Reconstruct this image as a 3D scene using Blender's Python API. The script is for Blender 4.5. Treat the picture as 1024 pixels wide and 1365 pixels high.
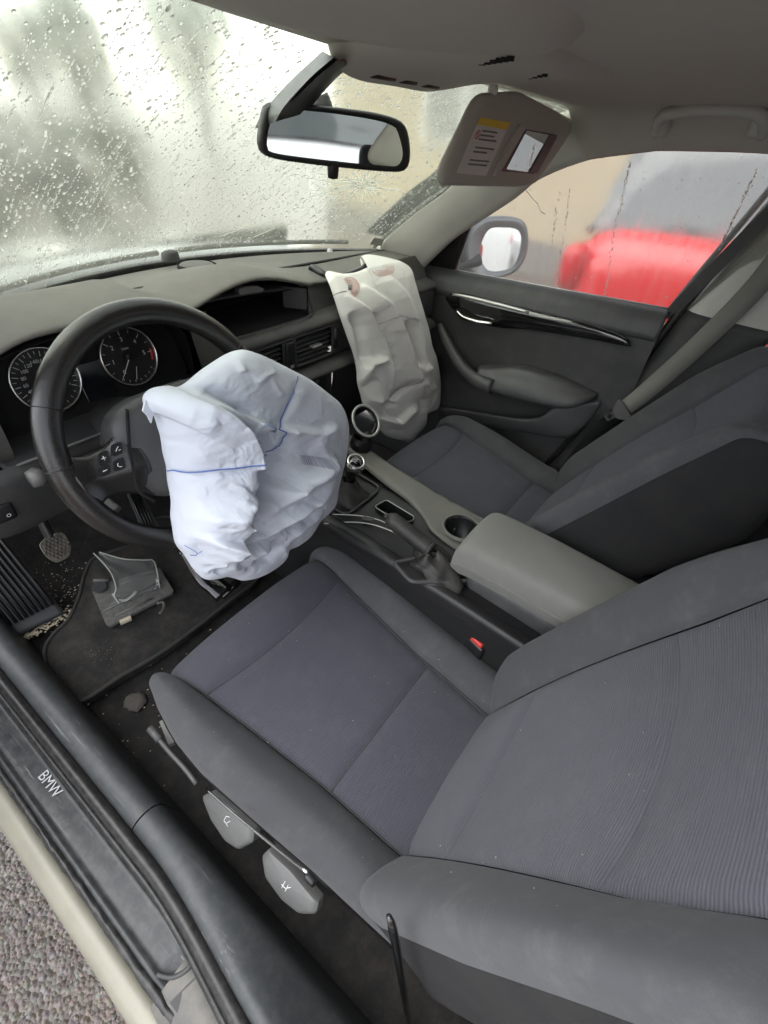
import bpy, bmesh, math, random
import numpy as np
from mathutils import Matrix, Vector
random.seed(7); rng = np.random.default_rng(7)
R_ = math.radians
sc = bpy.context.scene
for o in list(bpy.data.objects): bpy.data.objects.remove(o)
col = sc.collection

# ------------------------------------------------------------------ camera
CAM = np.array([-0.70863, -0.13516, 1.34890])
RM = np.array([[0.595131764842006, -0.7991938018026084, 0.08430569159758],
               [-0.4811840779386289, -0.43839968602296286, -0.7591229139152875],
               [0.6436459163342876, 0.41121160301379955, -0.6454649114635393]])   # rows: right, down, forward
FPX = 629.915
cd = bpy.data.cameras.new('camera'); cam = bpy.data.objects.new('camera', cd); col.objects.link(cam)
cd.sensor_fit = 'HORIZONTAL'; cd.sensor_width = 36.0; cd.lens = FPX/1024*36.0
cd.clip_start = 0.01; cd.clip_end = 3000
M = Matrix.Identity(4)
for i in range(3):
    M[i][0] = RM[0][i]; M[i][1] = -RM[1][i]; M[i][2] = -RM[2][i]; M[i][3] = CAM[i]
cam.matrix_world = M
sc.camera = cam

# ------------------------------------------------------------------ sky, sun, exposure (overcast)
SUN_EL, SUN_AZ = R_(56), R_(-48)        # azimuth measured from +Y (car forward) clockwise: -100 = over the driver's side
w = bpy.data.worlds.new('World'); sc.world = w; w.use_nodes = True
nt = w.node_tree; nt.nodes.clear()
out = nt.nodes.new('ShaderNodeOutputWorld'); bg = nt.nodes.new('ShaderNodeBackground')
sky = nt.nodes.new('ShaderNodeTexSky'); sky.sky_type = 'NISHITA'; sky.sun_disc = False
sky.sun_elevation = SUN_EL; sky.sun_rotation = SUN_AZ; sky.dust_density = 0.4; sky.air_density = 1.0; sky.ozone_density = 1.0
hs = nt.nodes.new('ShaderNodeHueSaturation'); hs.inputs['Saturation'].default_value = 0.2
nt.links.new(sky.outputs[0], hs.inputs['Color']); nt.links.new(hs.outputs[0], bg.inputs[0])
bg.inputs[1].default_value = 0.14
nt.links.new(bg.outputs[0], out.inputs[0])
sd = bpy.data.lights.new('sun', 'SUN'); sun = bpy.data.objects.new('sun', sd); col.objects.link(sun)
sd.energy = 0.6; sd.angle = R_(60); sd.color = (1.0, 0.97, 0.93)
dirv = Vector((math.sin(SUN_AZ)*math.cos(SUN_EL), math.cos(SUN_AZ)*math.cos(SUN_EL), math.sin(SUN_EL)))
sun.rotation_euler = dirv.to_track_quat('Z', 'Y').to_euler()
sc.view_settings.view_transform = 'Standard'; sc.view_settings.look = 'None'
sc.view_settings.exposure = 2.2; sc.view_settings.gamma = 1.0
sc.render.engine = 'CYCLES'
cy = sc.cycles
cy.max_bounces = 10; cy.diffuse_bounces = 5; cy.glossy_bounces = 4; cy.transmission_bounces = 8; cy.transparent_max_bounces = 8
cy.use_denoising = True; cy.sample_clamp_indirect = 6

# ------------------------------------------------------------------ pixel helpers (photograph pixels, 1024 x 1365)
def ray(px, py): return RM.T @ np.array([(px-512)/FPX, (py-682.5)/FPX, 1.0])
def AX(px, py, a, v):
    d = ray(px, py); return CAM + (v-CAM[a])/d[a]*d
def PL(px, py, p, n):
    d = ray(px, py); n = np.array(n, float); return CAM + ((np.array(p)-CAM)@n)/(d@n)*d
def rays(px, py):
    q = np.stack([(px-512)/FPX, (py-682.5)/FPX, np.ones_like(px)], -1); return q @ RM

def PJ(P):
    q = (np.asarray(P, float)-CAM)@RM.T; return np.stack([FPX*q[..., 0]/q[..., 2]+512, FPX*q[..., 1]/q[..., 2]+682.5], -1)

# ------------------------------------------------------------------ curves and grids
def V3(*a): return np.array(a, float)
def unit(v): v = np.asarray(v, float); return v/(np.linalg.norm(v)+1e-12)
def cr(P, n, closed=False):
    """Catmull-Rom resample, even in arc length."""
    P = np.asarray(P, float)
    if closed: Q = np.vstack([P[-1], P, P[0], P[1]]); m = len(P)
    else: Q = np.vstack([2*P[0]-P[1], P, 2*P[-1]-P[-2]]); m = len(P)-1
    o = []
    K = 16
    for i in range(m):
        p0, p1, p2, p3 = Q[i:i+4]
        t = (np.arange(K)/K)[:, None]
        o.append(0.5*((2*p1)+(-p0+p2)*t+(2*p0-5*p1+4*p2-p3)*t**2+(-p0+3*p1-3*p2+p3)*t**3))
    o = np.vstack(o+[Q[-2][None] if not closed else P[0][None]])
    s = np.concatenate([[0], np.cumsum(np.linalg.norm(np.diff(o, axis=0), axis=1))])
    t = np.linspace(0, s[-1], n + (1 if closed else 0))
    r = np.stack([np.interp(t, s, o[:, k]) for k in range(o.shape[1])], -1)
    return r[:-1] if closed else r
def net(ctrl, m, n):
    ctrl = [cr(r, n) for r in ctrl]
    A = np.stack(ctrl)                                     # rows x n x 3
    return np.stack([cr(A[:, j], m) for j in range(n)], 1) # m x n x 3
def gnorm(P):
    du = np.gradient(P, axis=0); dv = np.gradient(P, axis=1)
    n = np.cross(du, dv); return n/(np.linalg.norm(n, axis=-1, keepdims=True)+1e-12)
def sstep(a, b, x):
    t = np.clip((x-a)/(b-a), 0, 1); return t*t*(3-2*t)

class MB:
    """collects shapes and links them as ONE mesh object"""
    def __init__(s): s.v = []; s.f = []; s.uv = []; s.n = 0
    def add(s, V, F, UV=None):
        V = np.asarray(V, float).reshape(-1, 3)
        s.v.append(V); s.f += [tuple(int(i)+s.n for i in f) for f in F]
        s.uv.append(np.asarray(UV, float) if UV is not None else np.stack([V[:, 0]+V[:, 1]*.3, V[:, 2]+V[:, 1]*.7], -1))
        s.n += len(V); return s
    def grid(s, P, flip=False, wrap=False):
        m, n = P.shape[:2]
        su = np.concatenate([[0], np.cumsum(np.linalg.norm(np.diff(P, axis=0), axis=-1).mean(1))])
        sv = np.concatenate([[0], np.cumsum(np.linalg.norm(np.diff(P, axis=1), axis=-1).mean(0))])
        UV = np.stack(np.meshgrid(su, sv, indexing='ij'), -1).reshape(-1, 2)
        F = []
        for i in range(m-1):
            for j in range(n if wrap else n-1):
                j2 = (j+1) % n
                q = (i*n+j, (i+1)*n+j, (i+1)*n+j2, i*n+j2)
                F.append(q[::-1] if flip else q)
        return s.add(P.reshape(-1, 3), F, UV)
    def shell(s, P, t, flip=None):
        """grid with thickness t to the back of its normal (flip=None: front towards the cabin door)"""
        if flip is None:
            m, n = P.shape[0]//2, P.shape[1]//2; flip = gnorm(P)[m, n]@(CAM-P[m, n]) < 0
        N = gnorm(P)*(-1 if flip else 1); Q = P - N*t
        m, n = P.shape[:2]
        s.grid(P, flip); s.grid(Q, not flip)
        a = s.n-2*m*n; b = s.n-m*n
        def strip(idx):
            for k in range(len(idx)-1):
                i, j = idx[k], idx[k+1]; s.f.append((a+i, a+j, b+j, b+i) if not flip else (a+j, a+i, b+i, b+j))
        strip([j for j in range(n)]); strip([(m-1)*n+j for j in range(n)][::-1])
        strip([i*n for i in range(m)][::-1]); strip([i*n+n-1 for i in range(m)])
        return s
    def tube(s, path, r, seg=10, closed=False, up=None, flat=1.0, caps=True):
        P = np.asarray(path, float); n = len(P)
        T = np.gradient(P, axis=0) if not closed else (np.roll(P, -1, 0)-np.roll(P, 1, 0))
        T /= np.linalg.norm(T, axis=1, keepdims=True)+1e-12
        U = np.empty_like(P); u = np.array(up if up is not None else ([0, 0, 1] if abs(T[0][2]) < .9 else [1, 0, 0]), float)
        for i in range(n):
            uu = u-T[i]*(u@T[i]); U[i] = uu/(np.linalg.norm(uu)+1e-12)
            if up is None: u = U[i]
        B = np.cross(T, U)
        rr = np.broadcast_to(np.asarray(r, float), (n,))
        a = np.linspace(0, 2*np.pi, seg, endpoint=False)
        G = P[:, None]+rr[:, None, None]*(np.cos(a)[None, :, None]*U[:, None]*flat+np.sin(a)[None, :, None]*B[:, None])
        if closed: G = np.concatenate([G, G[:1]])
        s.grid(G, wrap=True)
        if caps and not closed:
            o = s.n-n*seg
            s.f.append(tuple(o+k for k in range(seg))); s.f.append(tuple(o+(n-1)*seg+k for k in range(seg))[::-1])
        return s
    def prism(s, poly, vec, cap=True):
        P = np.asarray(poly, float); Q = P+np.asarray(vec, float); n = len(P); o = s.n
        nrm = sum(np.cross(P[i]-P[0], P[(i+1) % n]-P[0]) for i in range(n))
        fl = (nrm@np.asarray(vec, float)) > 0
        F = [tuple(range(n))[::-1 if fl else 1], tuple(range(n, 2*n))[::1 if fl else -1]]
        for i in range(n):
            j = (i+1) % n; q = (i, j, n+j, n+i); F.append(q if fl else q[::-1])
        return s.add(np.vstack([P, Q]), F)
    def box(s, c, size, ax=None, bev=0.0, seg=2):
        bm = bmesh.new(); bmesh.ops.create_cube(bm, size=1.0)
        for v in bm.verts: v.co = Vector((v.co.x*size[0], v.co.y*size[1], v.co.z*size[2]))
        if bev > 0: bmesh.ops.bevel(bm, geom=list(bm.edges), offset=bev, segments=seg, profile=.5, affect='EDGES')
        bm.verts.index_update()
        V = np.array([v.co[:] for v in bm.verts]); F = [tuple(v.index for v in f.verts) for f in bm.faces]; bm.free()
        A = np.eye(3) if ax is None else np.asarray(ax, float)
        return s.add(V@A+np.asarray(c, float), F)
    def lathe(s, prof, o, axis, seg=32, sx=1.0, up=None):
        ax = unit(axis); u = np.array(up if up is not None else ([1, 0, 0] if abs(ax[0]) < .9 else [0, 1, 0]), float)
        u = unit(u-ax*(u@ax)); b = np.cross(ax, u)
        a = np.linspace(0, 2*np.pi, seg, endpoint=False)
        G = np.stack([np.asarray(o)+ax*h+r*(np.cos(a)[:, None]*u*sx+np.sin(a)[:, None]*b) for r, h in prof])
        return s.grid(G, wrap=True)
    def cut(s, holes):
        """drop the faces whose centre lies inside one of the holes (polygons, seen from above)"""
        V = np.vstack(s.v)
        C_ = np.array([V[list(f)].mean(0) for f in s.f]); bad = np.zeros(len(C_), bool)
        for H in holes:
            x, y = C_[:, 0], C_[:, 1]; c = np.zeros(len(C_), bool)
            for i in range(len(H)):
                a, b = H[i-1], H[i]; k = ((a[1] > y) != (b[1] > y)) & (x < (b[0]-a[0])*(y-a[1])/(b[1]-a[1]+1e-12)+a[0]); c ^= k
            bad |= c
        s.f = [f for f, k in zip(s.f, bad) if not k]; return s
    def build(s, name, mat, parent=None, smooth=True, auto=None, label=None, kind=None):
        V = np.vstack(s.v); UV = np.vstack(s.uv)
        loc = np.zeros(3); p = parent
        while p is not None: loc = loc+np.array(p.location); p = p.parent
        me = bpy.data.meshes.new(name); me.from_pydata((V-loc).tolist(), [], s.f)
        l = me.uv_layers.new(name='UVMap')
        vi = np.empty(len(me.loops), dtype=np.int32); me.loops.foreach_get('vertex_index', vi)
        l.data.foreach_set('uv', UV[vi].astype(np.float32).ravel())
        me.polygons.foreach_set('use_smooth', [smooth]*len(me.polygons))
        if smooth and auto: me.set_sharp_from_angle(angle=R_(auto))
        me.materials.append(mat)
        o = bpy.data.objects.new(name, me); col.objects.link(o)
        if parent is not None: o.parent = parent
        if label: o['label'] = label
        if kind: o['kind'] = kind
        return o

def thing(name, label, cat, loc=(0, 0, 0), group=None):
    o = bpy.data.objects.new(name, None); col.objects.link(o); o.location = Vector([float(x) for x in loc]); o.empty_display_size = .05
    o['label'] = label; o['category'] = cat
    if group: o['group'] = group
    return o
def tag(o, label, cat, group=None):
    o['label'] = label; o['category'] = cat
    if group: o['group'] = group
    return o
def rpoly(P, r, k=4):
    """round the corners of a 3D polygon"""
    P = [np.asarray(p, float) for p in P]; n = len(P); o = []
    for i in range(n):
        a, b, c = P[i-1], P[i], P[(i+1) % n]
        d1 = min(r, np.linalg.norm(a-b)*.45); d2 = min(r, np.linalg.norm(c-b)*.45)
        s, e = b+unit(a-b)*d1, b+unit(c-b)*d2
        for t in np.linspace(0, 1, k): o.append((1-t)**2*s+2*t*(1-t)*b+t*t*e)
    return np.array(o)
def text(s, size, frame, depth=.0004):
    """flat lettering: frame = (origin, right, up)"""
    cu = bpy.data.curves.new('t', 'FONT'); cu.body = s; cu.size = size; cu.align_x = 'CENTER'; cu.align_y = 'CENTER'; cu.resolution_u = 3
    ob = bpy.data.objects.new('t', cu); col.objects.link(ob)
    dg = bpy.context.evaluated_depsgraph_get(); me = bpy.data.meshes.new_from_object(ob.evaluated_get(dg))
    V = np.array([v.co[:] for v in me.vertices]).reshape(-1, 3); F = [tuple(p.vertices) for p in me.polygons]
    bpy.data.objects.remove(ob); bpy.data.curves.remove(cu); bpy.data.meshes.remove(me)
    o, r, u = [np.asarray(x, float) for x in frame]
    return o+V[:, :1]*r+V[:, 1:2]*u, F

# ------------------------------------------------------------------ materials
def newmat(name):
    m = bpy.data.materials.new(name); m.use_nodes = True; nt = m.node_tree
    return m, nt, nt.nodes['Principled BSDF']
def N(nt, t, **kw):
    n = nt.nodes.new(t)
    for k, v in kw.items():
        if k in n.inputs.keys(): n.inputs[k].default_value = v
        else: setattr(n, k, v)
    return n
def plain(name, c, rough=.6, metal=0, var=.25, vs=6.0, bump=0, bs=400, dust=0, dustc=(.32, .29, .24), coat=0, spec=.5, coord='Object', scratch=0):
    m, nt, b = newmat(name); L = nt.links.new
    b.inputs['Roughness'].default_value = rough; b.inputs['Metallic'].default_value = metal
    b.inputs['Specular IOR Level'].default_value = spec; b.inputs['Coat Weight'].default_value = coat
    tc = N(nt, 'ShaderNodeTexCoord'); no = N(nt, 'ShaderNodeTexNoise', Scale=vs, Detail=6.0, Roughness=.65)
    L(tc.outputs[coord], no.inputs['Vector'])
    mx = N(nt, 'ShaderNodeMix', data_type='RGBA')
    mx.inputs['A'].default_value = (*[x*(1-var) for x in c], 1); mx.inputs['B'].default_value = (*[x*(1+var) for x in c], 1)
    L(no.outputs['Fac'], mx.inputs['Factor']); last = mx.outputs['Result']
    if dust:
        n2 = N(nt, 'ShaderNodeTexNoise', Scale=vs*2.2, Detail=8.0, Roughness=.7); L(tc.outputs[coord], n2.inputs['Vector'])
        rp = N(nt, 'ShaderNodeMapRange'); rp.inputs['From Min'].default_value = .42; rp.inputs['From Max'].default_value = .75; rp.inputs['To Max'].default_value = dust
        L(n2.outputs['Fac'], rp.inputs['Value'])
        m2 = N(nt, 'ShaderNodeMix', data_type='RGBA'); m2.inputs['B'].default_value = (*dustc, 1)
        L(rp.outputs['Result'], m2.inputs['Factor']); L(last, m2.inputs['A']); last = m2.outputs['Result']
    if scratch:                                             # long fine scuffs along the car
        mp = N(nt, 'ShaderNodeMapping'); mp.inputs['Scale'].default_value = (260, 9, 260); mp.inputs['Rotation'].default_value = (0, 0, .12); L(tc.outputs[coord], mp.inputs['Vector'])
        n3 = N(nt, 'ShaderNodeTexNoise', Scale=1.0, Detail=3.0, Roughness=.7); L(mp.outputs[0], n3.inputs['Vector'])
        r3 = N(nt, 'ShaderNodeMapRange'); r3.inputs['From Min'].default_value = .60; r3.inputs['From Max'].default_value = .74; r3.inputs['To Max'].default_value = scratch; L(n3.outputs['Fac'], r3.inputs['Value'])
        n4 = N(nt, 'ShaderNodeTexNoise', Scale=7.0, Detail=2.0); L(tc.outputs[coord], n4.inputs['Vector'])
        r4 = N(nt, 'ShaderNodeMapRange'); r4.inputs['From Min'].default_value = .45; r4.inputs['From Max'].default_value = .65; L(n4.outputs['Fac'], r4.inputs['Value'])
        m5 = N(nt, 'ShaderNodeMath', operation='MULTIPLY'); L(r3.outputs['Result'], m5.inputs[0]); L(r4.outputs['Result'], m5.inputs[1])
        m4 = N(nt, 'ShaderNodeMix', data_type='RGBA'); m4.inputs['B'].default_value = (.34, .34, .32, 1); L(m5.outputs[0], m4.inputs['Factor']); L(last, m4.inputs['A']); last = m4.outputs['Result']
    L(last, b.inputs['Base Color'])
    rr = N(nt, 'ShaderNodeMapRange'); rr.inputs['To Min'].default_value = max(0, rough-.1); rr.inputs['To Max'].default_value = min(1, rough+.1)
    L(no.outputs['Fac'], rr.inputs['Value']); L(rr.outputs['Result'], b.inputs['Roughness'])
    if bump:
        nb = N(nt, 'ShaderNodeTexNoise', Scale=bs, Detail=3.0); L(tc.outputs[coord], nb.inputs['Vector'])
        bp = N(nt, 'ShaderNodeBump', Strength=bump, Distance=.002); L(nb.outputs['Fac'], bp.inputs['Height']); L(bp.outputs['Normal'], b.inputs['Normal'])
    return m
def fabric(name, c, c2, ribs=True, across=False, dust=.12):
    """woven seat cloth; ribs: narrow wavy ribs along the panel"""
    m, nt, b = newmat(name); L = nt.links.new
    b.inputs['Roughness'].default_value = .9; b.inputs['Sheen Weight'].default_value = .1; b.inputs['Sheen Roughness'].default_value = .5
    b.inputs['Specular IOR Level'].default_value = .2
    tc = N(nt, 'ShaderNodeTexCoord'); uv = tc.outputs['UV']
    no = N(nt, 'ShaderNodeTexNoise', Scale=5.0, Detail=5.0, Roughness=.6); L(uv, no.inputs['Vector'])
    mx = N(nt, 'ShaderNodeMix', data_type='RGBA'); mx.inputs['A'].default_value = (*c, 1); mx.inputs['B'].default_value = (*c2, 1)
    L(no.outputs['Fac'], mx.inputs['Factor']); last = mx.outputs['Result']
    n2 = N(nt, 'ShaderNodeTexNoise', Scale=16.0, Detail=8.0, Roughness=.75); L(uv, n2.inputs['Vector'])
    rp = N(nt, 'ShaderNodeMapRange'); rp.inputs['From Min'].default_value = .5; rp.inputs['From Max'].default_value = .8; rp.inputs['To Max'].default_value = dust
    L(n2.outputs['Fac'], rp.inputs['Value'])
    m2 = N(nt, 'ShaderNodeMix', data_type='RGBA'); m2.inputs['B'].default_value = (.3, .29, .27, 1)
    L(rp.outputs['Result'], m2.inputs['Factor']); L(last, m2.inputs['A']); last = m2.outputs['Result']
    wv = N(nt, 'ShaderNodeTexWave', wave_type='BANDS', bands_direction='DIAGONAL', Scale=330.0, Distortion=2.5, Detail=2.0); wv.inputs['Detail Scale'].default_value = 4.0; L(uv, wv.inputs['Vector'])
    hgt = wv.outputs['Fac']
    if ribs:
        mp = N(nt, 'ShaderNodeMapping'); mp.inputs['Scale'].default_value = (1, .12, 1) if across else (.12, 1, 1); L(uv, mp.inputs['Vector'])
        wa = N(nt, 'ShaderNodeTexWave', wave_type='BANDS', bands_direction='X' if across else 'Y', Scale=100.0, Distortion=2.2, Detail=2.0)
        wa.inputs['Detail Scale'].default_value = 1.6; L(mp.outputs['Vector'], wa.inputs['Vector'])
        ad = N(nt, 'ShaderNodeMath', operation='MULTIPLY_ADD'); ad.inputs[1].default_value = 2.2; L(wa.outputs['Fac'], ad.inputs[0]); L(hgt, ad.inputs[2]); hgt = ad.outputs[0]
        m3 = N(nt, 'ShaderNodeMix', data_type='RGBA', blend_type='MULTIPLY'); m3.inputs['Factor'].default_value = .30
        L(last, m3.inputs['A']); L(wa.outputs['Color'], m3.inputs['B']); last = m3.outputs['Result']
    L(last, b.inputs['Base Color'])
    bp = N(nt, 'ShaderNodeBump', Strength=.5 if ribs else .22, Distance=.0012 if ribs else .0008); L(hgt, bp.inputs['Height']); L(bp.outputs['Normal'], b.inputs['Normal'])
    return m
MT = {}
MT['rib'] = fabric('ribbed_seat_cloth', (.082, .082, .102), (.122, .122, .148))
MT['ribx'] = fabric('ribbed_back_cloth', (.096, .096, .115), (.142, .142, .168))
MT['bol'] = fabric('bolster_cloth', (.055, .056, .060), (.082, .083, .089), ribs=False, dust=.16)
MT['arm'] = fabric('armrest_cloth', (.17, .168, .155), (.235, .232, .214), ribs=False, dust=.2)
MT['side'] = plain('seat_side_cloth', (.014, .014, .015), .9, bump=.4, bs=900, dust=.03)
MT['dash'] = plain('dash_grain', (.135, .130, .115), .62, bump=.35, bs=700, dust=.22, vs=7, dustc=(.3, .27, .22))
MT['dashl'] = plain('lower_dash_grain', (.04, .041, .041), .6, bump=.35, bs=700, dust=.1)
MT['trim'] = plain('dark_trim', (.052, .053, .055), .5, bump=.2, bs=900, dust=.12)
MT['trimg'] = plain('grey_console', (.16, .155, .14), .5, bump=.2, bs=900, dust=.2)
MT['black'] = plain('black_plastic', (.010, .010, .011), .42, dust=.02)
MT['fascia'] = plain('fascia_grain', (.068, .067, .063), .5, bump=.35, bs=700, dust=.15, vs=9)
MT['greyprint'] = plain('grey_print', (.42, .42, .42), .5, var=.15, vs=90)
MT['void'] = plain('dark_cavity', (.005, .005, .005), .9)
MT['gloss'] = plain('piano_black', (.006, .006, .007), .13, dust=.05, coat=.6, var=.1)
MT['chrome'] = plain('satin_chrome', (.62, .62, .60), .22, metal=1, var=.08)
MT['silver'] = plain('silver_plastic', (.42, .42, .40), .35, metal=.6, var=.1)
MT['leather'] = plain('black_leather', (.016, .015, .014), .21, bump=.25, bs=600, spec=.6, var=.15, vs=14)
MT['boot'] = plain('matte_leather', (.022, .021, .020), .5, bump=.3, bs=500, dust=.12)
MT['head'] = plain('headliner_cloth', (.56, .535, .485), .95, bump=.5, bs=1200, var=.08, spec=.1)
MT['pil'] = plain('pillar_trim', (.52, .515, .475), .7, bump=.3, bs=900, var=.1, dust=.15)
MT['visor'] = plain('visor_vinyl', (.44, .42, .37), .75, bump=.4, bs=1100, var=.08)
MT['carpet'] = plain('carpet', (.010, .0097, .0093), 1, bump=1, bs=500, dust=.22, dustc=(.12, .1, .08), vs=14, var=.5)
MT['mat'] = plain('floor_mat_pile', (.02, .0195, .0185), 1, bump=1, bs=420, dust=.4, dustc=(.13, .11, .09), vs=11, var=.4)
MT['matedge'] = plain('mat_binding', (.05, .048, .045), .9, bump=.8, bs=900)
MT['sill'] = plain('sill_trim', (.045, .050, .053), .48, bump=.15, bs=800, dust=.10, vs=30, scratch=.55)
MT['rubber'] = plain('rubber_seal', (.012, .012, .013), .4, dust=.12, vs=40)
MT['scuff'] = plain('scuff_plate', (.022, .024, .026), .42, scratch=.6, dust=.22, vs=26, dustc=(.2, .2, .18))
MT['paint'] = plain('champagne_paint', (.30, .285, .225), .5, metal=.1, coat=.08, scratch=.25, dust=.5, vs=16, dustc=(.3, .28, .24))
MT['bonnet'] = plain('bonnet_reflection_paint', (.085, .09, .085), .2, metal=.3, coat=.6, var=.2)  # champagne paint darkened in colour for the trees and hedge it mirrors
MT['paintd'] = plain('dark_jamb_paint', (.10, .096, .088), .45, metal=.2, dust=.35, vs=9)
MT['white'] = plain('white_print', (.75, .75, .74), .6, var=.05)
MT['red'] = plain('red_plastic', (.62, .05, .04), .4, var=.1)
MT['redpaint'] = plain('red_car_paint', (.55, .012, .015), .25, coat=.7, var=.05)
MT['whitepaint'] = plain('white_car_paint', (.75, .75, .74), .25, coat=.7, var=.05)
MT['greypaint'] = plain('grey_car_paint', (.13, .14, .15), .3, metal=.4, coat=.6, var=.05)
MT['cglass'] = plain('car_window_glass', (.10, .11, .11), .06, var=.1, spec=.8)
MT['redlamp'] = plain('tail_lamp', (.45, .01, .015), .12, var=.1)
MT['label'] = plain('label_paper', (.62, .61, .58), .6, var=.05)
MT['yellow'] = plain('label_yellow', (.72, .5, .04), .6, var=.05)
MT['ink'] = plain('label_ink', (.2, .2, .2), .7, var=.1)
MT['bluethread'] = plain('blue_thread', (.12, .2, .5), .8, var=.1)
MT['redthread'] = plain('red_thread', (.5, .12, .08), .8, var=.1)
MT['blade'] = plain('grey_dark_plastic', (.05, .051, .053), .5, bump=.15, bs=900)
MT['lever'] = plain('seat_lever_plastic', (.10, .10, .097), .45, bump=.15, bs=900, dust=.1)
MT['chip'] = plain('pale_chips', (.55, .48, .36), .7, var=.4, vs=60)
MT['mud'] = plain('dried_mud', (.075, .068, .058), .95, var=.4, vs=60, bump=.6, bs=300)
MT['pedal'] = plain('pedal_rubber', (.10, .092, .075), .85, dust=.5, vs=30)
MT['grille'] = plain('speaker_cover', (.11, .106, .095), .6, bump=.5, bs=1500)
m, nt_, b = newmat('mirror_glass'); b.inputs['Base Color'].default_value = (.82, .84, .84, 1); b.inputs['Metallic'].default_value = 1; b.inputs['Roughness'].default_value = .02; MT['mirror'] = m
m, nt_, b = newmat('screen_glass'); b.inputs['Base Color'].default_value = (.01, .012, .014, 1); b.inputs['Roughness'].default_value = .12; MT['screen'] = m

def cloth(name, c, tint):
    m, nt, b = newmat(name); L = nt.links.new
    b.inputs['Roughness'].default_value = .75; b.inputs['Specular IOR Level'].default_value = .25; b.inputs['Sheen Weight'].default_value = .15
    tc = N(nt, 'ShaderNodeTexCoord'); no = N(nt, 'ShaderNodeTexNoise', Scale=4.5, Detail=4.0); L(tc.outputs['Object'], no.inputs['Vector'])
    mx = N(nt, 'ShaderNodeMix', data_type='RGBA'); mx.inputs['A'].default_value = (*c, 1); mx.inputs['B'].default_value = (*tint, 1); L(no.outputs['Fac'], mx.inputs['Factor'])
    L(mx.outputs['Result'], b.inputs['Base Color'])
    # fine crumples: ridged noise
    n1 = N(nt, 'ShaderNodeTexNoise', Scale=26.0, Detail=4.0, Distortion=.6); n1.noise_type = 'RIDGED_MULTIFRACTAL'; L(tc.outputs['Object'], n1.inputs['Vector'])
    n2 = N(nt, 'ShaderNodeTexNoise', Scale=1500.0); L(tc.outputs['Object'], n2.inputs['Vector'])
    ad = N(nt, 'ShaderNodeMath', operation='MULTIPLY_ADD'); ad.inputs[1].default_value = .06; L(n2.outputs['Fac'], ad.inputs[0]); L(n1.outputs['Fac'], ad.inputs[2])
    bp = N(nt, 'ShaderNodeBump', Strength=.55, Distance=.005); L(ad.outputs[0], bp.inputs['Height']); L(bp.outputs['Normal'], b.inputs['Normal'])
    return m
MT['bag1'] = cloth('airbag_nylon_blue_white', (.66, .69, .75), (.59, .64, .74))
MT['bag2'] = cloth('airbag_nylon_white', (.84, .83, .78), (.80, .79, .74))

def wetglass(name, tint, r0, r1, fog, streak=(1, 1, 1), fogc=(.8, .84, .78), clear=None):
    m, nt, b = newmat(name); L = nt.links.new; o = nt.nodes['Material Output']
    b.inputs['Transmission Weight'].default_value = 1; b.inputs['IOR'].default_value = 1.45; b.inputs['Base Color'].default_value = (*tint, 1)
    tc = N(nt, 'ShaderNodeTexCoord'); mp = N(nt, 'ShaderNodeMapping'); mp.inputs['Scale'].default_value = streak; L(tc.outputs['Object'], mp.inputs['Vector'])
    no = N(nt, 'ShaderNodeTexNoise', Scale=9.0, Detail=6.0, Roughness=.65); L(mp.outputs['Vector'], no.inputs['Vector'])
    rr = N(nt, 'ShaderNodeMapRange'); rr.inputs['From Min'].default_value = .35; rr.inputs['From Max'].default_value = .68
    rr.inputs['To Min'].default_value = r0; rr.inputs['To Max'].default_value = r1; L(no.outputs['Fac'], rr.inputs['Value']); ro = rr.outputs['Result']
    if clear:                                                  # the front of the pane is less fogged than the rear
        sx = N(nt, 'ShaderNodeSeparateXYZ'); L(tc.outputs['Object'], sx.inputs[0])
        mr = N(nt, 'ShaderNodeMapRange'); mr.inputs['From Min'].default_value = clear[0]; mr.inputs['From Max'].default_value = clear[1]; mr.inputs['To Min'].default_value = 1; mr.inputs['To Max'].default_value = .12; L(sx.outputs['Y'], mr.inputs['Value'])
        mu = N(nt, 'ShaderNodeMath', operation='MULTIPLY'); L(ro, mu.inputs[0]); L(mr.outputs['Result'], mu.inputs[1]); ro = mu.outputs[0]
    L(ro, b.inputs['Roughness'])
    tr = N(nt, 'ShaderNodeBsdfTranslucent'); tr.inputs['Color'].default_value = (*fogc, 1)
    fr = N(nt, 'ShaderNodeMapRange'); fr.inputs['From Min'].default_value = .35; fr.inputs['From Max'].default_value = .7
    fr.inputs['To Min'].default_value = fog*.75; fr.inputs['To Max'].default_value = fog*1.25; L(no.outputs['Fac'], fr.inputs['Value'])
    ms = N(nt, 'ShaderNodeMixShader'); L(fr.outputs['Result'], ms.inputs[0]); L(b.outputs[0], ms.inputs[1]); L(tr.outputs[0], ms.inputs[2]); L(ms.outputs[0], o.inputs['Surface'])
    return m
MT['ws'] = wetglass('wet_windscreen', (.92, .95, .82), .06, .10, .045, streak=(1.5, 1, 1), fogc=(.80, .83, .70))
MT['sg'] = wetglass('fogged_side_glass', (.84, .83, .80), .06, .17, .06, streak=(1, 7, 1), clear=(-.10, .16))
MT['rg'] = wetglass('rear_glass', (.8, .82, .8), .02, .10, .02)
m, nt_, b = newmat('water_drop'); b.inputs['Transmission Weight'].default_value = 1; b.inputs['IOR'].default_value = 1.33; b.inputs['Roughness'].default_value = .02
tr_ = N(nt_, 'ShaderNodeBsdfTranslucent'); tr_.inputs['Color'].default_value = (.95, .96, .9, 1); ms_ = N(nt_, 'ShaderNodeMixShader'); ms_.inputs[0].default_value = .28
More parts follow.
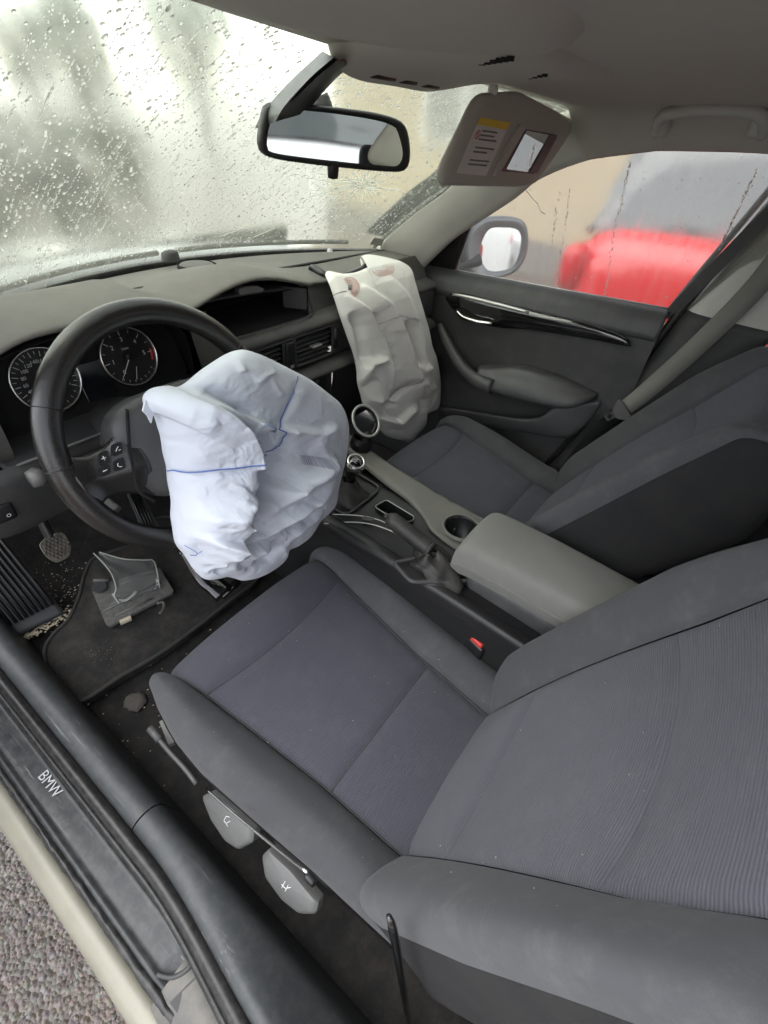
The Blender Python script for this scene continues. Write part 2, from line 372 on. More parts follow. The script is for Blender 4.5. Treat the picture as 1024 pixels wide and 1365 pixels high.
nt_.links.new(b.outputs[0], ms_.inputs[1]); nt_.links.new(tr_.outputs[0], ms_.inputs[2]); nt_.links.new(ms_.outputs[0], nt_.nodes['Material Output'].inputs['Surface']); MT['drop'] = m
m, nt_, b = newmat('crack_white'); b.inputs['Base Color'].default_value = (.85, .88, .82, 1); b.inputs['Roughness'].default_value = .3
tr_ = N(nt_, 'ShaderNodeBsdfTranslucent'); tr_.inputs['Color'].default_value = (.98, .98, .94, 1); ms_ = N(nt_, 'ShaderNodeMixShader'); ms_.inputs[0].default_value = .85
nt_.links.new(b.outputs[0], ms_.inputs[1]); nt_.links.new(tr_.outputs[0], ms_.inputs[2]); nt_.links.new(ms_.outputs[0], nt_.nodes['Material Output'].inputs['Surface']); MT['crack'] = m
m, nt_, b = newmat('clear_plastic'); b.inputs['Base Color'].default_value = (.8, .82, .8, 1); b.inputs['Roughness'].default_value = .12; b.inputs['Transmission Weight'].default_value = .92; b.inputs['IOR'].default_value = 1.2; MT['clear'] = m

# ================================================================== THE SETTING
mg, nt_, b = newmat('wet_asphalt'); L = nt_.links.new
tc = N(nt_, 'ShaderNodeTexCoord'); vo = N(nt_, 'ShaderNodeTexVoronoi', Scale=120.0); L(tc.outputs['Object'], vo.inputs['Vector'])
n1 = N(nt_, 'ShaderNodeTexNoise', Scale=60.0, Detail=6.0); L(tc.outputs['Object'], n1.inputs['Vector'])
cr1 = N(nt_, 'ShaderNodeMapRange'); cr1.inputs['From Min'].default_value = .3; cr1.inputs['From Max'].default_value = .75; L(n1.outputs['Fac'], cr1.inputs['Value'])
hv = N(nt_, 'ShaderNodeHueSaturation', Saturation=.2, Value=.32); L(vo.outputs['Color'], hv.inputs['Color'])
mx = N(nt_, 'ShaderNodeMix', data_type='RGBA'); mx.inputs['A'].default_value = (.085, .074, .067, 1); L(hv.outputs[0], mx.inputs['B']); L(cr1.outputs[0], mx.inputs['Factor']); wm_ = N(nt_, 'ShaderNodeMix', data_type='RGBA', blend_type='MULTIPLY'); wm_.inputs['Factor'].default_value = 1; wm_.inputs['B'].default_value = (1, .88, .78, 1); L(mx.outputs['Result'], wm_.inputs['A']); L(wm_.outputs['Result'], b.inputs['Base Color'])
b.inputs['Roughness'].default_value = .3
bp = N(nt_, 'ShaderNodeBump', Strength=.8, Distance=.006); L(vo.outputs['Distance'], bp.inputs['Height']); bp.invert = True; L(bp.outputs[0], b.inputs['Normal'])
g = MB().add([(-900, -900, 0), (900, -900, 0), (900, 900, 0), (-900, 900, 0)], [(0, 1, 2, 3)]).build('ground', mg); g['kind'] = 'structure'; g['label'] = 'wet grey asphalt of the car park under the car'
# loose stones of the asphalt beside the sill
s = MB()
for k in range(2600):
    x, y = rng.uniform(-1.75, -.83), rng.uniform(-.45, .75); r = rng.uniform(.002, .0065)
    pts = [(x+r*rng.uniform(-.2, .2), y+r*rng.uniform(-.2, .2), r*rng.uniform(.5, .9))]
    for a in range(5):
        q = a*1.2566+rng.uniform(-.3, .3); rr = r*rng.uniform(.8, 1.4); pts.append((x+rr*math.cos(q), y+rr*math.sin(q), -.001))
    s.add(pts, [(0, i+1, (i+1) % 5+1) for i in range(5)])
st = s.build('gravel', plain('stone_chips', (.22, .185, .155), .5, var=.9, vs=140, coord='Object'), smooth=False, kind='stuff'); st['label'] = 'wet stone chips in the asphalt beside the door sill'; st['category'] = 'gravel'

# ---- outside things, seen through the wet glass
leafm = []
for k, c in enumerate([(.035, .06, .022), (.05, .075, .03), (.028, .05, .025)]):
    leafm.append(plain('leaves', c, .6, var=.5, vs=1.2))
bark = plain('bark', (.07, .055, .04), .9, var=.4, vs=9, bump=.6, bs=60)
def tree(name, label, x, y, h, rad, k, group):
    t = thing(name, label, 'tree', (x, y, 0), group)
    mb = MB(); mb.tube(cr([(x, y, -.1), (x+.08, y, h*.3), (x-.05, y+.1, h*.62)], 8), np.linspace(.16, .06, 8)*h/6, 8)
    for q in range(7):
        a = rng.uniform(0, 6.28); z0 = h*rng.uniform(.28, .55)
        mb.tube(cr([(x, y, z0), (x+math.cos(a)*rad*.4, y+math.sin(a)*rad*.4, z0+h*.14), (x+math.cos(a)*rad*.8, y+math.sin(a)*rad*.8, z0+h*.2)], 6), np.linspace(.05, .015, 6)*h/6, 6)
    mb.build('trunk', bark, t)
    n = 3200; cl = rng.normal(size=(46, 3)); cl /= np.linalg.norm(cl, axis=1, keepdims=True); cl *= (rng.uniform(.25, 1, (46, 1))**.6)
    cl = cl*np.array([rad, rad, h*.36])+np.array([x, y, h*.64])
    c = cl[rng.integers(0, 46, n)]+rng.normal(size=(n, 3))*rad*.2
    c[:, 2] = np.maximum(c[:, 2], .25*h)
    u = rng.normal(size=(n, 3)); u /= np.linalg.norm(u, axis=1, keepdims=True); v = np.cross(u, rng.normal(size=(n, 3))); v /= np.linalg.norm(v, axis=1, keepdims=True)
    sz = rng.uniform(.06, .14, (n, 1))*h/6
    V = np.stack([c-u*sz, c+v*sz*.6, c+u*sz, c-v*sz*.6], 1).reshape(-1, 3)
    MB().add(V, np.arange(4*n).reshape(n, 4)).build('crown', leafm[k], t, smooth=False)
for i, (x, y, h, r, k) in enumerate([(1.4, 12.5, 2.3, .8, 1), (3.2, 12.8, 1.8, .5, 2), (6.6, 13.6, 3.0, .75, 0), (-2.3, 12.0, 2.2, .9, 0), (11.5, 16, 4.2, 1.5, 1), (9.3, 22, 3.2, .8, 2)]):
    tree('tree', ['small dense tree beyond the hedge, straight ahead of the dashboard speaker cover', 'smallest pale-leaved tree beyond the hedge', 'dark tree beyond the end of the hedge, nearest the beige building', 'dark bushy tree beyond the hedge, ahead of the steering wheel', 'tallest tree, standing far behind the corner of the beige building', 'pale-leaved tree standing behind the row of small trees'][i], x, y, h, r, k, 'trees beyond the bonnet')
# hedge in front of the trees
n = 9000; c = np.stack([rng.uniform(-11, 5.0, n), rng.normal(9.4, .3, n), rng.uniform(.02, .85, n)+rng.normal(0, .05, n)], -1)
u = rng.normal(size=(n, 3)); u /= np.linalg.norm(u, axis=1, keepdims=True); v = np.cross(u, rng.normal(size=(n, 3))); v /= np.linalg.norm(v, axis=1, keepdims=True)
sz = rng.uniform(.05, .12, (n, 1)); V = np.stack([c-u*sz, c+v*sz*.6, c+u*sz, c-v*sz*.6], 1).reshape(-1, 3)
hd = thing('hedge', 'clipped green hedge between the bonnet and the trees', 'hedge', (-3, 9.4, 0)); MB().add(V, np.arange(4*n).reshape(n, 4)).build('foliage', leafm[1], hd, smooth=False)
for x in np.arange(-10.5, 5.2, 1.1): MB().tube([(x, 9.4, -.05), (x+.05, 9.42, .4), (x, 9.38, .75)], [.03, .022, .012], 6).build('stem', bark, hd)
# beige rendered building to the front right
bld = thing('building', 'beige rendered building behind the wing mirror and the red car', 'building', (6.2, 1.0, 0))
rend = plain('beige_render', (.40, .34, .24), .9, var=.12, vs=1.5, bump=.4, bs=60)
MB().prism([(5.4, -9.5, 0), (5.4, 5.3, 0), (5.4, 5.3, 3.3), (5.4, -9.5, 3.3)], (5, 0, 0)).build('wall', rend, bld, smooth=False)
MB().prism([(5.37, -9.6, 0), (5.37, 5.33, 0), (5.37, 5.33, .35), (5.37, -9.6, .35)], (.028, 0, 0)).build('plinth', plain('plinth', (.2, .19, .17), .9), bld, smooth=False)
MB().prism([(5.0, -9.9, 3.3), (5.0, 5.7, 3.3), (8.0, 5.7, 4.7), (8.0, -9.9, 4.7)], (0, 0, .12)).build('roof', plain('roof_tiles', (.2, .1, .07), .85, bump=.7, bs=40), bld, smooth=False)
for y in (3.3, -1.2, -4.4):
    wf = MB().box((5.385, y, 1.75), (.05, 1.1, 1.2), bev=.01).build('window', MT['white'], bld, smooth=False)
    MB().box((5.358, y-.26, 1.75), (.02, .46, 1.06)).build('pane', MT['cglass'], wf, smooth=False); MB().box((5.358, y+.26, 1.75), (.02, .46, 1.06)).build('pane', MT['cglass'], wf, smooth=False)
# added brick house, out of view; its orange was meant to tint the vanity mirror
bh = thing('building', 'added unseen orange brick house on the driver side, to tint the vanity mirror', 'building', (-9.0, -6, 0))
MB().prism([(-8.6, -16, 0), (-8.6, -3.5, 0), (-8.6, -3.5, 3.0), (-8.6, -16, 3.0)], (-5, 0, 0)).build('wall', plain('orange_brick', (.42, .2, .11), .9, var=.25, vs=2.5), bh, smooth=False)
MB().prism([(-8.2, -16.3, 3.0), (-8.2, -3.2, 3.0), (-11, -3.2, 4.4), (-11, -16.3, 4.4)], (0, 0, .12)).build('roof', plain('slate', (.08, .08, .085), .7), bh, smooth=False)
for y in (-6, -9.5, -13):
    wf = MB().box((-8.585, y, 1.5), (.05, 1.2, 1.2), bev=.01).build('window', MT['white'], bh, smooth=False); MB().box((-8.556, y, 1.5), (.02, 1.04, 1.04)).build('pane', MT['cglass'], wf, smooth=False)

# ---- parked cars
def parked_car(label, x, y, yaw, paint, group=None, estate=1.0):
    t = thing('parked_car', label, 'car', (x, y, 0), group)
    c, s_ = math.cos(yaw), math.sin(yaw)
    def T(P):
        P = np.asarray(P, float); return np.stack([x+P[..., 0]*c-P[..., 1]*s_, y+P[..., 0]*s_+P[..., 1]*c, P[..., 2]], -1)
    ys = [-2.12, -2.05, -1.7, -1.0, 0, .75, 1.0, 1.7, 2.05, 2.15]
    zt = [.72, .98, 1.04, 1.05, 1.04, 1.02, 1.0, .90, .80, .62]
    ww = [.74, .82, .87, .885, .885, .88, .875, .86, .80, .70]
    secs = []
    for yy, z, w_ in zip(ys, zt, ww):
        secs.append([(-w_*.8, yy, .22), (-w_*.98, yy, .30), (-w_, yy, .52), (-w_*.99, yy, z*.83), (-w_*.94, yy, z*.97), (-w_*.7, yy, z), (0, yy, z+.015), (w_*.7, yy, z), (w_*.94, yy, z*.97), (w_*.99, yy, z*.83), (w_, yy, .52), (w_*.98, yy, .30), (w_*.8, yy, .22)])
    mb = MB(); G = net(np.array(secs), 40, 40); mb.grid(T(G)); o = mb.n
    mb.f.append(tuple(range(40))); mb.f.append(tuple(range(39*40, 40*40))[::-1]); mb.build('body', paint, t, auto=50)
    cabs = []
    for yy, z, w_ in [(-2.06, 1.0, .74), (-1.96, 1.38, .62), (-1.2, 1.47, .60), (-.3, 1.49, .61), (.25, 1.44, .60), (.95, 1.02, .70)]:
        cabs.append([(-w_-.08, yy, 1.0), (-w_*1.05, yy, 1.0+(z-1.0)*.5), (-w_*.93, yy, z-.03), (-w_*.7, yy, z), (0, yy, z+.02), (w_*.7, yy, z), (w_*.93, yy, z-.03), (w_*1.05, yy, 1.0+(z-1.0)*.5), (w_+.08, yy, 1.0)])
    G = net(np.array(cabs), 36, 30); MB().grid(T(G)).build('cabin_glass', MT['cglass'], t)
    G2 = G[8:28, 9:21].copy(); G2[..., 2] += .008; MB().shell(T(G2), .02, flip=True).build('roof', paint, t)
    for sx in (-1, 1):
        for yb in (-.35, -1.25):
            P = [(sx*.775, yb+.03, 1.02), (sx*.655, yb-.02, 1.455), (sx*.655, yb-.09, 1.455), (sx*.775, yb-.06, 1.02)]
            MB().prism(T(np.array(P)), T(np.array([[sx*.03, 0, .0]]))[0]-T(np.array([[0, 0, 0.]]))[0]).build('pillar', paint, t, smooth=False)
        MB().box(T(np.array([sx*.80, 2.0, .74])), (.26, .2, .13), bev=.04).build('headlight', MT['chrome'], t)
        MB().box(T(np.array([sx*.74, -2.06, .84])), (.24, .12, .2), bev=.04).build('tail_light', MT['redlamp'], t)
        for yy in (-1.3, 1.32):
            wc = T(np.array([sx*.80, yy, .31])); axw = T(np.array([sx, 0, 0.]))-T(np.array([0, 0, 0.]))
            wh = MB().lathe([(.18, -.09), (.29, -.1), (.315, -.07), (.315, .07), (.29, .1), (.2, .1)], wc, axw, 28).build('wheel', MT['rubber'], t)
            MB().lathe([(0, .085), (.05, .095), (.19, .07), (.205, .1)], wc, axw, 28).build('rim', MT['silver'], wh)
        MB().box(T(np.array([sx*.96, .62, 1.04])), (.18, .1, .13), bev=.035).build('wing_mirror', paint, t)
    # number plate on the tail
    MB().box(T(np.array([0, -2.125, .78])), (.5, .02, .11), ax=np.array([[c, s_, 0], [-s_, c, 0], [0, 0, 1]]), bev=.004).build('number_plate', MT['label'], t)
    return t
parked_car('bright red car parked close alongside the passenger window', 2.74, -1.45, math.pi, MT['redpaint'])
parked_car('white car parked straight behind, seen in the inside mirror', .30, -5.6, math.pi, MT['whitepaint'])
parked_car('dark grey car parked across the yard ahead of the bonnet', .15, 6.3, -math.pi/2, plain('dark_car_paint', (.05, .055, .065), .25, coat=.7, var=.05))
parked_car('grey car parked behind the red car, seen in the wing mirror', 3.1, -7.9, 0, MT['greypaint'])

# ================================================================== CAR BODY SHELL
body = thing('car_body', 'champagne car body shell with open driver side, sill, pillars, roof lining and wet windscreen', 'car body', (0, 0, .17))
# -- roof lining
ym = np.linspace(0, 1, 46)
def roof_edge_z(y, side):
    zr = np.interp(y, [-1.7, -.3, -.02, .138, .268, .30], [1.35, 1.36, 1.352, 1.339, 1.312, 1.30])
    zl = np.interp(y, [-1.7, -.3, 0, .15, .25, .30], [1.36, 1.385, 1.39, 1.388, 1.372, 1.36])
    return zr if side > 0 else zl
rows = []
for xi in np.linspace(-1, 1, 61):
    r = []
    for t in ym:
        x = xi*.605; yf = .385-.30*x*x; y = yf+(-1.72-yf)*t
        zc = 1.405+.022*sstep(0, .25, t)-.02*sstep(.7, 1, t)
        e = roof_edge_z(y, 1 if xi > 0 else -1); k = abs(xi)
        z = zc-.012*(k/.8)**2
        z = z+(e-z)*sstep(.80, 1.0, k)+(.028*k**1.4 if xi < 0 else 0)*sstep(.6, .0, t)
        r.append((x, y, z))
    rows.append(r)
HL = np.array(rows)
MB().shell(HL, .006, flip=True).build('roof_lining', MT['head'], body)
RO = HL.copy(); RO[..., 2] += .045; RO[:, :, 0] *= 1.045
RO[:, 0, 2] -= .015
MB().shell(RO, .012, flip=False).build('roof_panel', MT['paint'], body)
# -- windscreen: two faces, so that the wet film blurs what lies outside
def ws_pt(x01, t):
    xb = -.70+1.34*x01 if True else 0
    return None
wsrows = []
for t in np.linspace(0, 1, 7):
    r = []
    for xi in np.linspace(-1, 1, 21):
        xb = xi*.70; xt = xi*.60
        Pb = V3(xb, 1.085-.60*xb*xb, 1.0); Pt = V3(xt, .375-.30*xt*xt, 1.412-(.03*xi**2 if xi > 0 else -.022*abs(xi)**1.4))
        P = Pb+(Pt-Pb)*t; P = P+V3(0, .35, .93)*.03*math.sin(math.pi*t)
        r.append(P)
    wsrows.append(r)
WS = net(np.array(wsrows), 40, 60)
wsn = gnorm(WS); wsn *= np.sign(wsn[20, 30, 2])
ws = MB().shell(WS, .005, flip=(gnorm(WS)[20, 30, 2] < 0)).build('windscreen', MT['ws'], body)
# rain drops: domes on the outer face
def dome(mb, c, n, d, r, el=1.0, hgt=.55):
    u = unit(d-n*(d@n)); b_ = np.cross(n, u); K = 7; V = [c+n*r*hgt]
    for k in range(K):
        a = 2*math.pi*k/K; V.append(c+(u*math.cos(a)*el+b_*math.sin(a))*r*.66+n*r*hgt*.68)
    for k in range(K):
        a = 2*math.pi*k/K; V.append(c+(u*math.cos(a)*el+b_*math.sin(a))*r-n*.0004)
    F = [(0, 1+k, 1+(k+1) % K) for k in range(K)]+[(1+k, 8+k, 8+(k+1) % K, 1+(k+1) % K) for k in range(K)]
    F.append(tuple(8+k for k in range(K))[::-1]); mb.add(V, F)
mb = MB(); down = V3(0, .8, -.45)
for k in range(6500):
    i, j = rng.uniform(4.5, 38), rng.uniform(1, 58); ii, jj = int(i), int(j)
    p = WS[ii, jj]+(WS[ii+1, jj]-WS[ii, jj])*(i-ii)+(WS[ii, jj+1]-WS[ii, jj])*(j-jj)
    r = rng.gamma(1.7, .0006)+.0005; dome(mb, p-wsn[ii, jj]*.0049, -wsn[ii, jj], down+rng.normal(size=3)*.1, min(r, .003), rng.uniform(1, 1.8))
# running streaks
for k in range(700):
    i, j = rng.uniform(4, 38), rng.uniform(1, 58); ii, jj = int(i), int(j); p = WS[ii, jj]+(WS[ii, jj+1]-WS[ii, jj])*(j-jj)
    nn = wsn[ii, jj]; dd = unit(down-nn*(down@nn)); side = np.cross(nn, dd)
    Lh = rng.uniform(.02, .09); q = 0
    while q < Lh:
        dome(mb, p-nn*.0049+dd*q+side*rng.normal(0, .0008), -nn, dd, rng.uniform(.0005, .0014), rng.uniform(1.5, 3.5)); q += rng.uniform(.003, .010)
mb.build('rain_drops', MT['drop'], ws, kind='stuff')
# cracks: a star of splinters on the passenger side and two runs along the base
def ws_hit(px, py):
    d = ray(px, py); P = WS.reshape(-1, 3)-CAM; dist = np.linalg.norm(np.cross(P, unit(d)), axis=1); k = int(dist.argmin()); n = wsn.reshape(-1, 3)[k]
    t = ((WS.reshape(-1, 3)[k]-CAM)@n)/(d@n); return CAM+d*t, n
def ws_off(px, py, off):
    p, n = ws_hit(px, py); return V3(*PL(px, py, p-n*off, n))
mb = MB()
def crack(pts, r):
    Q = []
    for q in pts:
        p, n = ws_hit(*q); Q.append(p-n*.0065)
    mb.tube(np.array(Q), r, 4)
for a in np.linspace(0, 2*math.pi, 34, endpoint=False):
    a += rng.uniform(-.08, .08); L1 = rng.uniform(18, 62)*(1.25 if abs(math.sin(a)) < .6 else .8); st_ = rng.uniform(1, 14)
    cx, cy_ = 482, 243
    pts = [(cx+math.cos(a)*s_+rng.normal(0, 1.2), cy_+math.sin(a)*s_*.62+rng.normal(0, .9)) for s_ in np.linspace(st_, L1, 5)]
    crack(pts, np.array([.0007, .0009, .0007, .0005, .0003])*1.5)
for k in range(26):
    a = rng.uniform(1.8, 3.3); s_ = rng.uniform(30, 95); cx, cy_ = 482+math.cos(a)*s_, 243+math.sin(a)*s_*.62
    crack([(cx, cy_), (cx-rng.uniform(4, 16), cy_+rng.uniform(2, 8))], .00045)
crack([(290, 312), (318, 302), (345, 296), (362, 290)], .0006); crack([(338, 312), (352, 306), (366, 300)], .0005); crack([(380, 232), (390, 228), (398, 227)], .0006); crack([(400, 210), (410, 205)], .0005)
crack([(455, 250), (440, 262), (428, 276), (424, 280)], .0008); crack([(500, 252), (512, 260), (516, 268)], .0006)
mb.build('crack', MT['crack'], ws, kind='stuff')
# frit band and gap along the foot of the glass, header seal
mb = MB(); P = WS[0].copy(); P[:, 2] += .012; P[:, 1] -= .022; mb.tube(P, .016, 8, flat=.8); mb.build('glass_seal', MT['rubber'], body)
mb = MB(); P = WS[-1].copy(); P[:, 1] += .012; P[:, 2] += .006; mb.tube(P, .008, 8); mb.build('header_seal', MT['rubber'], body)
# sticker and vignette in the passenger corner
for nm, q, mt in (('sticker', [(492, 322), (498, 313), (512, 315), (508, 324)], 'label'), ('paper_tag', [(583, 232), (592, 222), (600, 240), (590, 246)], 'label')):
    Q = [ws_hit(*a)[0]-ws_hit(*a)[1]*.008 for a in q]; MB().prism(Q, -ws_hit(*q[0])[1]*.0008).build(nm, MT[mt], ws, smooth=False)
# -- A-pillar trims
Le = cr([(.625, .855, 1.02), (.60, .80, 1.06), (.588, .69, 1.147), (.576, .60, 1.208), (.556, .515, 1.29), (.545, .40, 1.36), (.53, .28, 1.395)], 30)
Re = cr([(.645, .715, .972), (.638, .64, 1.05), (.635, .585, 1.103), (.622, .444, 1.207), (.616, .381, 1.261), (.607, .268, 1.312), (.604, .16, 1.338)], 30)
def apillar(sx):
    L_, R2 = Le.copy(), Re.copy()
    if sx < 0: L_[:, 2] += np.linspace(0, .01, 30); R2[:, 2] += np.linspace(.02, .05, 30); R2[:, 1] += .04
    L_[:, 0] *= sx; R2[:, 0] *= sx
    mid = (L_+R2)/2; dn = V3(-sx*.8, -.35, -.15)
    out_ = R2+V3(sx*.03, .012, .01)
    inn = L_+V3(sx*.005, .03, .015)
    MB().tube(L_+V3(0, .006, .004), .006, 8).build('pillar_seal', MT['rubber'], body)
    P = net(np.stack([L_, mid*.5+L_*.5+dn*.012, mid+dn*.016, mid*.5+R2*.5+dn*.012, R2, out_]), 25, 40)
    return MB().shell(P, .006, flip=(sx > 0)).build('pillar_trim', MT['pil'], body)
apillar(1); apillar(-1)
# outer pillar metal right and left, so no light leaks
for sx in (1, -1):
    P = np.stack([Le*[sx, 1, 1]+V3(sx*.01, .05, .035), (Le+Re)/2*[sx, 1, 1]+V3(sx*.06, .05, .04), Re*[sx, 1, 1]+V3(sx*.06, .03, .02)])
    if sx < 0: P[..., 2] += .03; P[..., 1] += .03
    MB().shell(net(P, 12, 40), .004).build('outer_pillar', MT['black'], body)
# -- bonnet and cowl
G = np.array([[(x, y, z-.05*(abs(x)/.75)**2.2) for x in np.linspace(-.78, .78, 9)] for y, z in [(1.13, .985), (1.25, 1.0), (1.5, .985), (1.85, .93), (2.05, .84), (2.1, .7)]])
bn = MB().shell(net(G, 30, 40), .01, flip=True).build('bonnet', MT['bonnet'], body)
mb = MB(); P = WS[0].copy(); P[:, 1] += .06; P[:, 2] -= .03; mb.tube(P, .05, 10, flat=.45); mb.build('cowl', MT['black'], body)
for x0, x1 in ((-.55, .0), (.05, .52)):
    P = [V3(x, 1.065-.6*x*x-.02, 1.045) for x in np.linspace(x0, x1, 12)]; MB().tube(P, .006, 6).build('wiper', MT['black'], body)
# -- floor, firewall, tunnel
G = np.array([[(x, y, z) for x in np.linspace(-.665, .70, 12)] for y, z in [(-1.9, .36), (-.55, .34), (-.35, .325), (.3, .32), (.95, .322), (1.1, .36), (1.28, .55), (1.34, .8), (1.32, 1.0)]])
P = net(G, 60, 40); MB().shell(P, .02, flip=True).build('floor_carpet', MT['carpet'], body)
# -- driver side sill, swept along the car
def sweep(name, prof, ys, mat, flare=None, smooth=True, auto=None, parent=body, noise=0):
    prof = np.array(prof, float); G = []
    for y in ys:
        p = prof.copy()
        if flare is not None: p = p+flare(y, p)
        G.append(np.stack([p[:, 0], np.full(len(p), y), p[:, 1]], -1))
    G = np.array(G)
    if noise: G += rng.normal(0, noise, G.shape)
    return MB().grid(G).build(name, mat, parent, smooth, auto)
rear = lambda y: sstep(.18, -.14, y)
def flare_in(y, p):          # the trim widens and rises into the foot of the centre pillar
    k = sstep(.26, -.16, y); o = np.zeros_like(p); o[:, 0] = -.035*k*sstep(-.64, -.70, p[:, 0]); o[:, 1] = .05*k*k*sstep(-.66, -.7, p[:, 0]); return o
pr = cr([(-.632, .315), (-.645, .37), (-.654, .412), (-.664, .431), (-.678, .438), (-.694, .436), (-.705, .428), (-.709, .415), (-.709, .40)], 26)
sweep('sill_trim', pr, np.linspace(1.12, .283, 40), MT['sill'])
sweep('sill_trim', pr+[0, .0006], np.linspace(.280, -.42, 60), MT['sill'], flare_in)
a = np.linspace(0, 2*np.pi, 15)
def flare_seal(y, p):
    k = sstep(.22, -.16, y); o = np.zeros_like(p); o[:, 0] = -.036*k; o[:, 1] = .045*k*k; return o
sweep('door_seal', np.stack([-.7185+.0115*np.cos(a), .421+.014*np.sin(a)], -1), np.linspace(1.12, -.42, 90), MT['rubber'], flare_seal)
sweep('door_seal', np.stack([-.733+.006*np.cos(a), .412+.008*np.sin(a)], -1), np.linspace(1.12, -.42, 90), MT['rubber'], flare_seal)
pl = cr([(-.735, .402), (-.742, .4055), (-.752, .402), (-.765, .397), (-.778, .3945), (-.786, .398), (-.792, .395), (-.793, .385)], 24)
def plate_end(y, p):
    o = np.zeros_like(p); k = sstep(.115, .085, y); o[:, 1] = -.004*k; return o
sc_pl = sweep('scuff_plate', pl, np.concatenate([np.linspace(1.12, .12, 40), np.linspace(.118, .085, 8)]), MT['scuff'], plate_end)
MB().tube(cr([(-.738, .088, .404), (-.752, .078, .403), (-.772, .088, .399), (-.784, .108, .400)], 14), .0035, 6).build('plate_lip', MT['trim'], sc_pl)
V, F = text('BMW', .024, (V3(*AX(68, 1047, 2, .4005)), (0, -1, 0), (1, 0, .06)))
V[:, 2] += .006; MB().add(V, F).build('lettering', MT['greyprint'], sc_pl, smooth=False)
sweep('jamb_panel', [(-.70, .38), (-.735, .399), (-.76, .396), (-.79, .388), (-.80, .382)], np.linspace(.09, -.5, 20), MT['paintd'], flare_seal)
MB().prism([(-.744, .062, .4045), (-.79, .07, .3975), (-.79, .02, .3975), (-.748, .03, .4055)], (0, 0, .002)).build('jamb_plate', MT['black'], body, smooth=False)
sweep('weather_strip', np.stack([-.797+.007*np.cos(a), .390+.008*np.sin(a)], -1), np.linspace(1.12, -.5, 120), MT['rubber'], noise=.0007)
sweep('sill_skin', cr([(-.80, .372), (-.808, .384), (-.822, .383), (-.834, .372), (-.842, .345), (-.846, .29), (-.835, .22), (-.80, .175), (-.70, .165), (-.66, .17)], 40), np.linspace(1.15, -1.3, 30), MT['paint'])
# driver-side foot of the centre pillar with its pale painted flange, and the closed rear door behind it
def bpl(y0, y1, z0, z1):
    pass
G = np.array([[(-.69-.02*(1-t), y-.16*t, z) for y in (-.30, -.36, -.46)] for t, z in [(0, .42), (.3, .65), (.6, .95), (.85, 1.2), (1, 1.385)]])
G[..., 0] += np.array([0, .02, .03, .06, .10])[:, None]
MB().shell(net(G, 20, 10), .05).build('centre_pillar', MT['paintd'], body)
G = np.array([[(-.72-.05*math.sin(math.pi*min(1, (z-.3)/.8)), y, z) for y in (-.47, -.8, -1.2, -1.5)] for z in (.32, .5, .7, .9, 1.0)])
MB().shell(net(G, 16, 16), .05).build('rear_door', MT['paint'], body)
# passenger-side shell behind the seat: rear door, pillars; tailgate and rear window
G = np.array([[(.70, y, z) for y in (-.17, -.6, -1.0, -1.4, -1.75)] for z in (.3, .5, .7, .9, 1.0)])
MB().shell(net(G, 10, 16), .05, flip=True).build('rear_door', MT['dashl'], body)
for sx in (1, -1):
    P = [(sx*.695, -1.15, 1.0), (sx*.60, -1.05, 1.36), (sx*.58, -1.75, 1.36), (sx*.66, -1.85, 1.0)]
    MB().prism(P, (sx*.05, 0, 0)).build('rear_pillar', MT['pil'], body, smooth=False)
    z0 = 1.0; P = [(sx*.705, -.30, 1.0), (sx*.705, -1.15, 1.0), (sx*.61, -1.05, 1.36), (sx*.61, -.36, 1.37)]
    MB().prism(P, (sx*.004, 0, 0)).build('rear_side_window', MT['rg'], body, smooth=False)
MB().prism([(-.70, -1.86, .3), (.70, -1.86, .3), (.70, -1.86, 1.0), (-.70, -1.86, 1.0)], (0, -.06, 0)).build('tailgate', MT['trim'], body, smooth=False)
MB().prism([(-.60, -1.86, 1.0), (.60, -1.86, 1.0), (.54, -1.70, 1.40), (-.54, -1.70, 1.40)], (0, -.003, -.0012)).build('rear_window', MT['rg'], body, smooth=False)
# passenger-side centre pillar: pale upper trim, dark lower trim, door seal along its front edge
fe = cr([(.70, .128, .50), (.70, .10, .60), (.70, .045, .75), (.70, -.01, .93), (.699, -.035, 1.03), (.69, -.066, 1.13), (.668, -.10, 1.24), (.625, -.135, 1.35)], 50)
def pill(i0, i1, name, mat, dx=0):
    f = fe[i0:i1]; G = np.stack([f+V3(.012, .006, 0), f+V3(-.008+dx, -.012, 0), f+V3(-.018+dx, -.04, 0), f+V3(-.016+dx, -.13, 0), f+V3(-.012+dx, -.19, 0)])
    return MB().shell(net(G, 16, 30), .006).build(name, mat, body)
pill(0, 32, 'pillar_lower_trim', MT['dashl'], -.004); pill(30, 50, 'pillar_upper_trim', MT['pil'])
f = cr(np.vstack([V3(.66, .40, .345), V3(.672, .22, .375), fe[0]+V3(-.01, .02, -.03), fe[8], fe[20], fe[32], fe[44], fe[49]]), 60)+V3(.004, .014, 0)
MB().tube(f, .010, 8).build('door_seal', MT['rubber'], body)
MB().tube(f+V3(.012, .022, .002), .007, 8).build('door_seal', MT['rubber'], body)
G = np.array([[(x, y, z) for y in (1.1, .5, 0, -.5)] for x, z in ((.625, .33), (.64, .38), (.66, .405), (.69, .40), (.71, .38))]); MB().shell(net(G, 14, 14), .004).build('sill_trim', MT['dashl'], body)

